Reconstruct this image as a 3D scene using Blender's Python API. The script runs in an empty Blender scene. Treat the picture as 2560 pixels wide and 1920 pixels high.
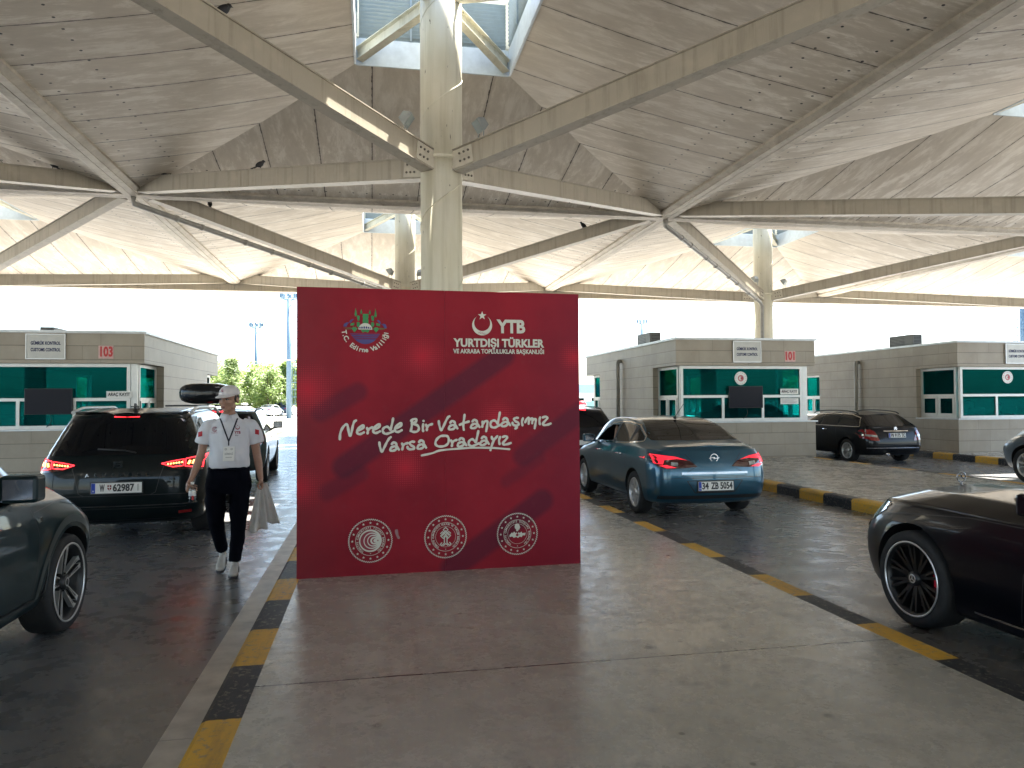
import bpy, bmesh, math, random
from mathutils import Vector, Matrix
from mathutils.bvhtree import BVHTree
sc = bpy.context.scene
COL = sc.collection
R = math.radians
random.seed(7)

# ------------------------------------------------------------------ camera, sky, sun, exposure
F_PX, PITCH, YAW, ROLL, CAM_Z = 735.78, .0232, .1886, -.0058, 1.70
cd = bpy.data.cameras.new("camera"); cam = bpy.data.objects.new("camera", cd); COL.objects.link(cam)
fw = Vector((math.sin(YAW)*math.cos(PITCH), math.cos(YAW)*math.cos(PITCH), math.sin(PITCH)))
rt = Vector((math.cos(YAW), -math.sin(YAW), 0)); up = rt.cross(fw)
r2 = rt*math.cos(ROLL)+up*math.sin(ROLL); u2 = up*math.cos(ROLL)-rt*math.sin(ROLL)
cam.matrix_world = Matrix(((r2.x, u2.x, -fw.x, 0), (r2.y, u2.y, -fw.y, 0), (r2.z, u2.z, -fw.z, CAM_Z), (0, 0, 0, 1)))
cd.sensor_width = 36; cd.lens = F_PX/1024*36; cd.clip_end = 6000; cd.clip_start = .05
sc.camera = cam
SUN = Vector((.42, .23, 1.0)).normalized()          # towards the sun
SUN_EL = math.asin(SUN.z); SUN_AZ = math.atan2(SUN.x, SUN.y)
w = bpy.data.worlds.new("World"); sc.world = w; w.use_nodes = True
nt = w.node_tree; bg = nt.nodes['Background']
sky = nt.nodes.new('ShaderNodeTexSky'); sky.sky_type = 'NISHITA'; sky.sun_disc = False
sky.sun_elevation = SUN_EL; sky.sun_rotation = SUN_AZ; sky.air_density = 1.0; sky.dust_density = 1.2; sky.ozone_density = 1.0
nt.links.new(sky.outputs[0], bg.inputs[0]); bg.inputs[1].default_value = .095
sl = bpy.data.lights.new("sun", 'SUN'); so = bpy.data.objects.new("sun", sl); COL.objects.link(so)
sl.energy = 5; sl.angle = R(.5); sl.color = (1, .945, .84)
so.rotation_euler = (-SUN).to_track_quat('-Z', 'Y').to_euler(); so.location = (0, 0, 60)
sc.view_settings.view_transform = 'Standard'; sc.view_settings.look = 'None'
sc.view_settings.exposure = 3.1; sc.view_settings.gamma = 1; sc.view_settings.use_curve_mapping = False
sc.cycles.max_bounces = 10; sc.cycles.diffuse_bounces = 5; sc.cycles.glossy_bounces = 4
sc.cycles.transparent_max_bounces = 16; sc.cycles.caustics_reflective = False; sc.cycles.caustics_refractive = False
sc.cycles.sample_clamp_indirect = 6

# ------------------------------------------------------------------ materials
class NT:
    def __init__(s, name):
        s.m = bpy.data.materials.new(name); s.m.use_nodes = True; s.t = s.m.node_tree
        s.b = s.t.nodes['Principled BSDF']; s.out = s.t.nodes['Material Output']
    def n(s, typ, **kw):
        x = s.t.nodes.new('ShaderNode'+typ)
        for k, v in kw.items(): setattr(x, k, v)
        return x
    def l(s, a, b): s.t.links.new(a, b)
    def val(s, sock, v):
        if hasattr(v, 'links') or isinstance(v, bpy.types.NodeSocket): s.l(v, sock)
        else: sock.default_value = v
    def math(s, op, a, b=0., c=0., clamp=False):
        x = s.n('Math', operation=op, use_clamp=clamp)
        s.val(x.inputs[0], a); s.val(x.inputs[1], b); s.val(x.inputs[2], c)
        return x.outputs[0]
    def mix(s, f, a, b):
        x = s.n('Mix', data_type='RGBA'); s.val(x.inputs[0], f)
        for i, v in ((6, a), (7, b)):
            if isinstance(v, bpy.types.NodeSocket): s.l(v, x.inputs[i])
            else: x.inputs[i].default_value = (*v[:3], 1)
        return x.outputs[2]
    def coord(s, kind='Object', scale=(1, 1, 1), loc=(0, 0, 0), rot=(0, 0, 0)):
        c = s.n('TexCoord'); mp = s.n('Mapping'); s.l(c.outputs[kind], mp.inputs[0])
        mp.inputs['Scale'].default_value = scale; mp.inputs['Location'].default_value = loc; mp.inputs['Rotation'].default_value = rot
        return mp.outputs[0]
    def sep(s, v):
        x = s.n('SeparateXYZ'); s.l(v, x.inputs[0]); return x.outputs
    def noise(s, vec, scale, detail=4, rough=.55, dist=0.):
        x = s.n('TexNoise'); s.l(vec, x.inputs['Vector']); x.inputs['Scale'].default_value = scale
        x.inputs['Detail'].default_value = detail; x.inputs['Roughness'].default_value = rough; x.inputs['Distortion'].default_value = dist
        return x.outputs[0]
    def ramp(s, f, a, b):      # smooth map a..b -> 0..1
        x = s.n('MapRange', clamp=True); s.val(x.inputs[0], f); x.inputs[1].default_value = a; x.inputs[2].default_value = b
        return x.outputs[0]
    def bump(s, h, strength=.2, dist=.01):
        x = s.n('Bump'); x.inputs['Strength'].default_value = strength; x.inputs['Distance'].default_value = dist
        s.l(h, x.inputs['Height']); s.l(x.outputs[0], s.b.inputs['Normal'])
    def set(s, col=None, rough=None, metal=None, coat=None, spec=None):
        for k, v in (('Base Color', col), ('Roughness', rough), ('Metallic', metal), ('Coat Weight', coat), ('Specular IOR Level', spec)):
            if v is None: continue
            if isinstance(v, bpy.types.NodeSocket): s.l(v, s.b.inputs[k])
            elif k == 'Base Color': s.b.inputs[k].default_value = (*v[:3], 1)
            else: s.b.inputs[k].default_value = v
        return s
def flat(name, col, rough=.5, metal=0., coat=0., var=.12, scale=6.):
    t = NT(name); c = t.coord(); f = t.noise(c, scale, 5)
    lo = tuple(x*(1-var) for x in col); hi = tuple(min(1, x*(1+var)) for x in col)
    t.set(t.mix(t.ramp(f, .3, .7), lo, hi), rough, metal, coat); t.b.inputs['Coat Roughness'].default_value = .03
    return t.m
def emit(name, col, strength):
    t = NT(name); t.set(col, .3); t.b.inputs['Emission Color'].default_value = (*col, 1); t.b.inputs['Emission Strength'].default_value = strength
    return t.m
def paint(name, col, metal=.35, rough=.3, fleck=.15):
    t = NT(name); c = t.coord(); f = t.noise(c, 900, 2); g = t.noise(c, 1.3, 3)
    a = t.mix(f, tuple(x*(1-fleck) for x in col), tuple(x*(1+fleck) for x in col))
    t.set(a, rough, metal, .65 if metal == 0 else 1., .12 if metal == 0 else .4); t.b.inputs['Coat Roughness'].default_value = .02; t.b.inputs['Coat IOR'].default_value = 1.36 if metal == 0 else 1.45
    t.l(t.math('ADD', t.math('MULTIPLY', t.ramp(g, .35, .7), .05), .015), t.b.inputs['Coat Roughness'])
    return t.m

# ------------------------------------------------------------------ mesh builder
class MB:
    def __init__(s): s.v = []; s.f = []; s.m = []; s.uv = None; s.sm = []
    def add(s, vs, fs, m=0, smooth=False):
        o = len(s.v); s.v += [tuple(v) for v in vs]
        for f in fs: s.f.append(tuple(i+o for i in f)); s.m.append(m); s.sm.append(smooth)
        return s
    def box(s, lo, hi, m=0):
        (a, b, c), (d, e, f) = lo, hi
        return s.add([(a,b,c),(d,b,c),(d,e,c),(a,e,c),(a,b,f),(d,b,f),(d,e,f),(a,e,f)],
                     [(3,2,1,0),(4,5,6,7),(0,1,5,4),(1,2,6,5),(2,3,7,6),(3,0,4,7)], m)
    def obox(s, c, ax, ay, az, size, m=0):     # oriented box
        c = Vector(c); X = Vector(ax).normalized()*size[0]/2; Y = Vector(ay).normalized()*size[1]/2; Z = Vector(az).normalized()*size[2]/2
        vs = [c+X*i+Y*j+Z*k for k in (-1,1) for i, j in ((-1,-1),(1,-1),(1,1),(-1,1))]
        return s.add(vs, [(3,2,1,0),(4,5,6,7),(0,1,5,4),(1,2,6,5),(2,3,7,6),(3,0,4,7)], m)
    def bar(s, p, q, w, h, upv=(0,0,1), m=0):
        p, q = Vector(p), Vector(q); d = (q-p); x = d.normalized(); y = Vector(upv).cross(x).normalized(); z = x.cross(y)
        return s.obox((p+q)/2, x, y, z, (d.length, w, h), m)
    def tube(s, pts, r, n=10, m=0, cap=True, smooth=True, squash=None):
        pts = [Vector(p) for p in pts]; N = len(pts); rs = r if hasattr(r, '__len__') else [r]*N
        vs = []; t0 = (pts[1]-pts[0]).normalized(); ref = Vector((0,0,1)) if abs(t0.z) < .9 else Vector((1,0,0))
        u = ref.cross(t0).normalized()
        for i, p in enumerate(pts):
            t = (pts[min(i+1,N-1)]-pts[max(i-1,0)]).normalized(); u = (u-t*u.dot(t)).normalized(); v = t.cross(u)
            for k in range(n):
                a = 2*math.pi*k/n; vs.append(p+(u*math.cos(a)+v*math.sin(a)*(squash or 1))*rs[i])
        fs = [(i*n+k, i*n+(k+1)%n, (i+1)*n+(k+1)%n, (i+1)*n+k) for i in range(N-1) for k in range(n)]
        s.add(vs, fs, m, smooth)
        if cap: s.add([], []); o = len(s.v)-len(vs); s.f += [tuple(o+k for k in range(n))[::-1], tuple(o+(N-1)*n+k for k in range(n))]; s.m += [m, m]; s.sm += [False, False]
        return s
    def lathe(s, prof, c=(0,0,0), axis=(0,0,1), n=24, m=0, smooth=True, arc=None):
        c = Vector(c); A = Vector(axis).normalized(); U = A.orthogonal().normalized(); V = A.cross(U)
        vs = [c+A*h+(U*math.cos(2*math.pi*k/n)+V*math.sin(2*math.pi*k/n))*r for r, h in prof for k in range(n)]
        fs = [(i*n+k, i*n+(k+1)%n, (i+1)*n+(k+1)%n, (i+1)*n+k) for i in range(len(prof)-1) for k in range(n)]
        return s.add(vs, fs, m, smooth)
    def prism(s, poly, o, ax, ay, depth, m=0, smooth=False):   # polygon in plane (o,ax,ay), extruded along -normal by depth
        o, ax, ay = Vector(o), Vector(ax), Vector(ay); nz = ax.cross(ay).normalized(); n = len(poly)
        vs = [o+ax*x+ay*y for x, y in poly]+[o+ax*x+ay*y-nz*depth for x, y in poly]
        fs = [tuple(range(n)), tuple(range(2*n-1, n-1, -1))]+[(i, n+i, n+(i+1)%n, (i+1)%n) for i in range(n)]
        return s.add(vs, fs, m, smooth)
    def grid(s, rows, m=0, smooth=True, close=False):
        nu, nv = len(rows), len(rows[0]); vs = [p for r in rows for p in r]
        fs = [(i*nv+j, i*nv+(j+1)%nv, (i+1)*nv+(j+1)%nv, (i+1)*nv+j) for i in range(nu-1) for j in range(nv if close else nv-1)]
        return s.add(vs, fs, m, smooth)
    def mesh(s, name):
        me = bpy.data.meshes.new(name); me.from_pydata(s.v, [], s.f)
        me.polygons.foreach_set('material_index', s.m); me.polygons.foreach_set('use_smooth', s.sm); me.update()
        return me
    def build(s, name, mats, parent=None, bevel=0, fix=False):
        me = s.mesh(name)
        for x in (mats if isinstance(mats, (list, tuple)) else [mats]): me.materials.append(x)
        if fix:
            b = bmesh.new(); b.from_mesh(me); bmesh.ops.remove_doubles(b, verts=b.verts, dist=1e-5); bmesh.ops.recalc_face_normals(b, faces=b.faces); b.to_mesh(me); b.free()
        o = bpy.data.objects.new(name, me); COL.objects.link(o)
        if parent: o.parent = parent
        if bevel:
            bv = o.modifiers.new('bevel', 'BEVEL'); bv.width = bevel; bv.segments = 2; bv.limit_method = 'ANGLE'; bv.angle_limit = R(40)
        return o
def tag(o, label, cat, group=None):
    o['label'] = label; o['category'] = cat
    if group: o['group'] = group
    return o
def empty(name, label, cat, loc=(0,0,0), rz=0, group=None):
    o = bpy.data.objects.new(name, None); COL.objects.link(o); o.location = loc; o.rotation_euler = (0,0,rz); o.empty_display_size = .2
    return tag(o, label, cat, group)
def struct(o, kind='structure'): o['kind'] = kind; return o
def dup(root, loc, rz=None, label=None, skip=()):
    r = root.copy(); COL.objects.link(r); r.location = loc
    if rz is not None: r.rotation_euler = (0,0,rz)
    if label: r['label'] = label
    for ch in list(root.children):
        if ch.name.split('.')[0] in skip: continue
        c = ch.copy(); COL.objects.link(c); c.parent = r
        for g in list(ch.children):
            d = g.copy(); COL.objects.link(d); d.parent = c
    return r
def text(name, s, mat, parent, loc, size, normal=(0,-1,0), upv=(0,0,1), align='CENTER', xs=1., bold=0., depth=.002, spacing=1., fit=None, into=None):
    cu = bpy.data.curves.new('t', 'FONT'); cu.body = s; cu.size = size; cu.align_x = align; cu.align_y = 'CENTER'
    cu.offset = bold; cu.extrude = depth/2; cu.space_character = spacing; cu.resolution_u = 3
    o = bpy.data.objects.new('t', cu); COL.objects.link(o)
    bpy.context.view_layer.update()
    me = bpy.data.meshes.new_from_object(o.evaluated_get(bpy.context.evaluated_depsgraph_get()))
    bpy.data.objects.remove(o); bpy.data.curves.remove(cu)
    if fit:
        xsv = [v.co.x for v in me.vertices]; xs = fit/max(1e-6, max(xsv)-min(xsv))
    nz = Vector(normal).normalized(); uy = Vector(upv); uy = (uy-nz*uy.dot(nz)).normalized(); ux = uy.cross(nz)
    M = Matrix(((ux.x*xs, uy.x, nz.x, loc[0]), (ux.y*xs, uy.y, nz.y, loc[1]), (ux.z*xs, uy.z, nz.z, loc[2]), (0,0,0,1)))
    me.transform(M)
    if into is not None:
        into.add([v.co for v in me.vertices], [tuple(p.vertices) for p in me.polygons]); bpy.data.meshes.remove(me); return None
    me.materials.clear(); me.materials.append(mat)
    t = bpy.data.objects.new(name, me); COL.objects.link(t); t.parent = parent
    return t
# ------------------------------------------------------------------ shared materials
ALU = flat('aluminium', (.62, .62, .62), .38, .75, var=.06)
STEEL = flat('painted_steel', (.52, .47, .39), .45, .0, var=.1, scale=2)
BLACK = flat('black_plastic', (.012, .012, .013), .45, var=.2)
RUBBER = flat('tyre_rubber', (.013, .013, .014), .75, var=.25, scale=30)
CHROME = flat('chrome', (.75, .75, .76), .08, 1., var=.04)
WHITE = flat('white_print', (.78, .77, .74), .5, var=.05)
DARKGLASS = NT('tinted_glass').set((.003, .004, .006), .02, 0, 0, .42).m
SCREEN = NT('screen_black').set((.005, .006, .014), .3, 0, 0, .12).m
def steel_mat():
    t = NT('streaked_paint'); c = t.coord('Object'); s1 = t.noise(t.coord('Object', (6, 6, .35)), 1.0, 6, .65); s2 = t.noise(c, 3, 5)
    a = t.mix(t.ramp(s1, .5, .78), (.42, .38, .305), (.25, .22, .165)); a = t.mix(t.math('MULTIPLY', t.ramp(s2, .5, .75), .4), a, (.55, .49, .39))
    t.set(a, t.math('ADD', .38, t.math('MULTIPLY', s2, .2)), 0); return t.m
STRUT = steel_mat()
def column_mat():
    t = NT('column_paint'); c = t.coord('Object'); s1 = t.noise(t.coord('Object', (5, 5, .25)), 1.0, 6, .65); s2 = t.noise(t.coord('Object', (1.2, 1.2, .5)), 1.5, 5); s3 = t.noise(t.coord('Object', (9, 9, 2.2)), 2.0, 3)
    a = t.mix(t.ramp(s1, .48, .75), (.70, .67, .56), (.50, .47, .36)); a = t.mix(t.math('MULTIPLY', t.ramp(s2, .45, .7), .5), a, (.58, .545, .40))
    a = t.mix(t.ramp(s3, .70, .74), a, (.10, .085, .06))
    t.set(a, .65, 0, 0, .25); return t.m
COLUMN = column_mat()

# ------------------------------------------------------------------ ground
def road_mat():
    t = NT('road_concrete'); c = t.coord('Object'); x, y, z = t.sep(c)
    n1 = t.noise(c, .35, 6); n2 = t.noise(c, 3.5, 8, .65); n3 = t.noise(c, 60, 3); n4 = t.noise(t.coord('Object', (1, .12, 1)), 1.1, 5)
    a = t.mix(t.ramp(n1, .3, .7), (.105, .108, .113), (.19, .192, .192)); a = t.mix(t.math('MULTIPLY', t.ramp(n2, .45, .72), .5), a, (.24, .238, .232))
    a = t.mix(t.math('MULTIPLY', t.ramp(n4, .5, .8), .45), a, (.07, .071, .073))
    far = t.math('MAXIMUM', t.ramp(y, 38, 42), t.ramp(y, -28, -31)); a = t.mix(far, a, t.mix(t.ramp(n1, .3, .7), (.36, .34, .305), (.43, .41, .37)))  # sunlit ground outside the canopy painted paler, for more bounce light
    vo = t.n('TexVoronoi', feature='F1'); vo.inputs['Scale'].default_value = 1.7; vo.inputs['Randomness'].default_value = 1; t.l(c, vo.inputs['Vector'])
    spot = t.math('MULTIPLY', t.math('SUBTRACT', 1, t.ramp(vo.outputs['Distance'], .035, .075)), t.ramp(n2, .4, .5))
    a = t.mix(spot, a, (.03, .03, .03))
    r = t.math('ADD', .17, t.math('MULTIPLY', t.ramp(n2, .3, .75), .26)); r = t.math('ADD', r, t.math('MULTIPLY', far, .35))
    t.set(a, r, 0, 0, .5); t.bump(t.math('ADD', n3, t.math('MULTIPLY', n2, 2)), .25, .004); return t.m
def island_mat():
    t = NT('island_concrete'); c = t.coord('Object'); x, y, z = t.sep(c)
    n1 = t.noise(c, .55, 7, .6); n2 = t.noise(c, 2.6, 8, .68); n3 = t.noise(c, 70, 3); n5 = t.noise(c, 9, 5, .7)
    a = t.mix(t.ramp(n1, .3, .7), (.36, .345, .30), (.51, .49, .43)); a = t.mix(t.math('MULTIPLY', t.ramp(n2, .5, .7), .6), a, (.54, .51, .45))
    a = t.mix(t.math('MULTIPLY', t.ramp(n5, .54, .68), .5), a, (.17, .158, .135))
    vo = t.n('TexVoronoi', feature='F1'); vo.inputs['Scale'].default_value = 2.3; t.l(c, vo.inputs['Vector'])
    d = t.math('ADD', vo.outputs['Distance'], t.math('MULTIPLY', t.math('SUBTRACT', n5, .5), .12))
    spot = t.math('MULTIPLY', t.math('SUBTRACT', 1, t.ramp(d, .055, .095)), t.ramp(n2, .36, .46)); a = t.mix(t.math('MULTIPLY', spot, .85), a, (.06, .055, .048))
    vo2 = t.n('TexVoronoi', feature='F1'); vo2.inputs['Scale'].default_value = 6.5; t.l(c, vo2.inputs['Vector'])
    sp2 = t.math('MULTIPLY', t.math('SUBTRACT', 1, t.ramp(vo2.outputs['Distance'], .08, .13)), t.ramp(t.noise(c, 1.1, 3), .48, .56)); a = t.mix(t.math('MULTIPLY', sp2, .75), a, (.085, .08, .07))
    cv = t.n('TexVoronoi', feature='DISTANCE_TO_EDGE'); cv.inputs['Scale'].default_value = .55; wv = t.n('VectorMath', operation='ADD'); t.l(c, wv.inputs[0]); cmb = t.n('CombineXYZ'); t.l(t.math('MULTIPLY', t.noise(c, 3, 6, .7), .35), cmb.inputs[0]); t.l(t.math('MULTIPLY', n2, .35), cmb.inputs[1]); t.l(cmb.outputs[0], wv.inputs[1]); t.l(wv.outputs[0], cv.inputs['Vector'])
    crk = t.math('MULTIPLY', t.math('SUBTRACT', 1, t.ramp(cv.outputs['Distance'], .0015, .005)), t.ramp(n1, .52, .60)); a = t.mix(t.math('MULTIPLY', crk, .7), a, (.07, .06, .05))
    sk = t.noise(t.coord('Object', (1.6, .10, 1), rot=(0, 0, .06)), 1.4, 6, .7); a = t.mix(t.math('MULTIPLY', t.ramp(sk, .55, .72), .35), a, (.15, .135, .11))
    yj = t.math('PINGPONG', t.math('SUBTRACT', t.math('ADD', y, t.math('MULTIPLY', t.math('SUBTRACT', n5, .5), .02)), 4.19), 2.9)
    a = t.mix(t.math('SUBTRACT', 1, t.ramp(yj, .004, .012)), a, (.05, .045, .04))
    r = t.math('ADD', .13, t.math('MULTIPLY', t.ramp(n2, .3, .7), .20)); r = t.math('ADD', r, t.math('MULTIPLY', t.ramp(n5, .45, .7), .18))
    t.set(a, r, 0, 0, .5); t.bump(t.math('ADD', t.math('MULTIPLY', n3, .6), t.math('MULTIPLY', n2, 2.5)), .22, .004); return t.m
def kerb_mat(off, period, dark=(.017, .020, .025)):
    t = NT('painted_kerb'); c = t.coord('Object'); x, y, z = t.sep(c)
    n2 = t.noise(c, 4, 8, .7); n3 = t.noise(c, 25, 6, .7)
    yy = t.math('ADD', y, t.math('MULTIPLY', t.math('SUBTRACT', n3, .5), .03))
    fr = t.math('FRACT', t.math('DIVIDE', t.math('SUBTRACT', yy, off), period))
    yel = t.math('LESS_THAN', fr, .5)
    yc = t.mix(t.ramp(n2, .3, .7), (.74, .42, .035), (.58, .35, .06)); dc = t.mix(t.ramp(n2, .3, .7), dark, tuple(v*1.7 for v in dark))
    a = t.mix(yel, dc, yc); a = t.mix(t.math('MULTIPLY', t.ramp(n3, .545, .63), .75), a, (.27, .245, .205)); a = t.mix(t.math('SUBTRACT', 1, t.ramp(t.math('PINGPONG', fr, .25), .004, .010)), a, (.03, .028, .025)); a = t.mix(t.math('MULTIPLY', t.ramp(t.noise(t.coord('Object', (3, .4, 3)), 2.5, 6, .7), .52, .7), .45), a, (.10, .09, .075))
    t.set(a, t.math('ADD', .4, t.math('MULTIPLY', n3, .3)), 0, 0, .3); t.bump(n3, .3, .004); return t.m
ROAD, ISLAND = road_mat(), island_mat()
GUTTER = flat('gutter_concrete', (.60, .575, .52), .5, var=.25, scale=5)
s = 2500
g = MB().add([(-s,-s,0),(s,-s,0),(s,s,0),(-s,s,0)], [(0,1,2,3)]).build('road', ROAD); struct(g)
KH = .17
for x0, x1, y0, y1, name in ((-.82, 3.43, -12, 42, 'pavement'), (7.24, 11.58, -12, 42, 'pavement'), (15.75, 20.1, -12, 42, 'pavement'), (-9.2, -4.75, -12, 42, 'pavement')):
    kw = .20
    b = MB().box((x0+kw, y0, -.1), (x1-kw, y1, KH)); struct(b.build(name, ISLAND))
    kl = (x0 == 7.24, x0 == 15.75)
    offl, perl = (9.48-7*1.4, 1.4) if kl[0] else ((16.2, 1.5) if kl[1] else (4.52-1.44*5, 1.44))
    offr, perr = 3.79-1.45*5, 1.45
    for xa, xb, of, pe, sg in ((x0, x0+kw, offl-perl*20*0, perl, -1), (x1-kw, x1, offr, perr, 1)):
        k = MB(); n = 90; rows = []
        prof = [(0, -.08), (0, KH-.035), (.012, KH-.012), (.035, KH+.001), (kw, KH+.001), (kw, -.08)]
        for i in range(n+1):
            yy = y0+(y1-y0)*i/n; rows.append([((xa+d) if sg < 0 else (xb-d), yy, zz) for d, zz in prof])
        k.grid(rows, smooth=False); struct(k.build('kerb', kerb_mat(of, pe), fix=True))
k = MB()
for i in range(27): k.box((-1.05, -12+i*2, .0), (-.822, -10.006+i*2, .006))
struct(k.build('gutter', GUTTER))

# ------------------------------------------------------------------ canopy bays
H, ZV, HA, ZH = 8.39, 7.84, 1.75, 9.36
def soffit_mat():
    t = NT('soffit_panels'); uv = t.n('UVMap'); c = t.sep(uv.outputs[0]); u, v = c[0], c[1]
    cu = t.n('CombineXYZ'); t.l(u, cu.inputs[0]); t.l(v, cu.inputs[1]); g = t.n('TexCoord'); ob = t.n('ObjectInfo')
    off = t.n('VectorMath', operation='ADD'); t.l(cu.outputs[0], off.inputs[0]); t.l(ob.outputs['Location'], off.inputs[1])
    vec = off.outputs[0]
    def mp(sc_): m = t.n('Mapping'); m.inputs['Scale'].default_value = sc_; t.l(vec, m.inputs[0]); return m.outputs[0]
    st = t.noise(mp((1, .28, 1)), 2.6, 8, .74, .35); fine = t.noise(mp((1, .3, 1)), 14, 6, .7); big = t.noise(mp((1, 1, 1)), .35, 4); wig = t.noise(mp((1, 1, 1)), 5, 4)
    a = t.mix(t.ramp(big, .3, .7), (.58, .515, .425), (.70, .635, .545))
    a = t.mix(t.math('MULTIPLY', t.ramp(st, .50, .60), t.math('SUBTRACT', 1.0, t.math('MULTIPLY', v, .11), clamp=True)), a, (.84, .79, .71))
    a = t.mix(t.math('MULTIPLY', t.ramp(st, .54, .38), .36), a, (.42, .36, .285))
    a = t.mix(t.math('MULTIPLY', t.ramp(fine, .45, .75), .22), a, (.42, .36, .29))
    pid = t.math('FLOOR', t.math('DIVIDE', u, 1.398)); wn = t.n('TexWhiteNoise', noise_dimensions='1D'); t.l(pid, wn.inputs['W'])
    a = t.mix(t.math('MULTIPLY', wn.outputs[0], .16), a, (.38, .325, .26))
    jf = t.math('PINGPONG', t.math('ADD', u, t.math('MULTIPLY', t.math('SUBTRACT', wig, .5), .022)), .699)
    jw = t.math('ADD', .010, t.math('MULTIPLY', t.ramp(wig, .45, .7), .016)); jm = t.math('LESS_THAN', jf, jw)
    a = t.mix(t.math('MULTIPLY', t.math('SUBTRACT', 1, t.ramp(jf, .0, .09)), .3), a, (.30, .245, .18))
    a = t.mix(t.math('MULTIPLY', jm, .95), a, (.055, .042, .032))
    # drain holes in two rows along the low edge
    uf = t.math('PINGPONG', u, .2); d1 = t.math('POWER', t.math('POWER', uf, 2).node.outputs[0], 1)
    d2 = t.math('POWER', t.math('SUBTRACT', t.math('PINGPONG', t.math('SUBTRACT', v, .42), .5), 0), 2)
    dd = t.math('ADD', t.math('POWER', uf, 2), d2); hole = t.math('MULTIPLY', t.math('LESS_THAN', dd, .0008), t.math('LESS_THAN', v, 1.7))
    a = t.mix(hole, a, (.01, .009, .008))
    t.set(a, .62); t.bump(t.math('SUBTRACT', fine, t.math('MULTIPLY', jm, 3)), .25, .006); return t.m
SOFFIT = soffit_mat()
def beam_mat():
    t = NT('weathered_beam'); c = t.coord('Object'); n1 = t.noise(t.coord('Object', (1, 1, 1)), 1.2, 7, .7, .8); n2 = t.noise(c, 7, 6, .7)
    a = t.mix(t.ramp(n1, .35, .65), (.40, .355, .29), (.60, .55, .47)); a = t.mix(t.math('MULTIPLY', t.ramp(n2, .52, .7), .5), a, (.28, .24, .185))
    t.set(a, .6); t.bump(n2, .2, .005); return t.m
BEAM = beam_mat()
CURB = flat('lantern_metal', (.46, .52, .56), .4, .1, var=.1)
LOUVRE = flat('louvre_blade', (.16, .20, .22), .4, .1, var=.08)
PLATE = flat('gusset_paint', (.56, .52, .43), .45, var=.12); BOLT = flat('bolt_steel', (.15, .135, .11), .5, .3, var=.2)
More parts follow.
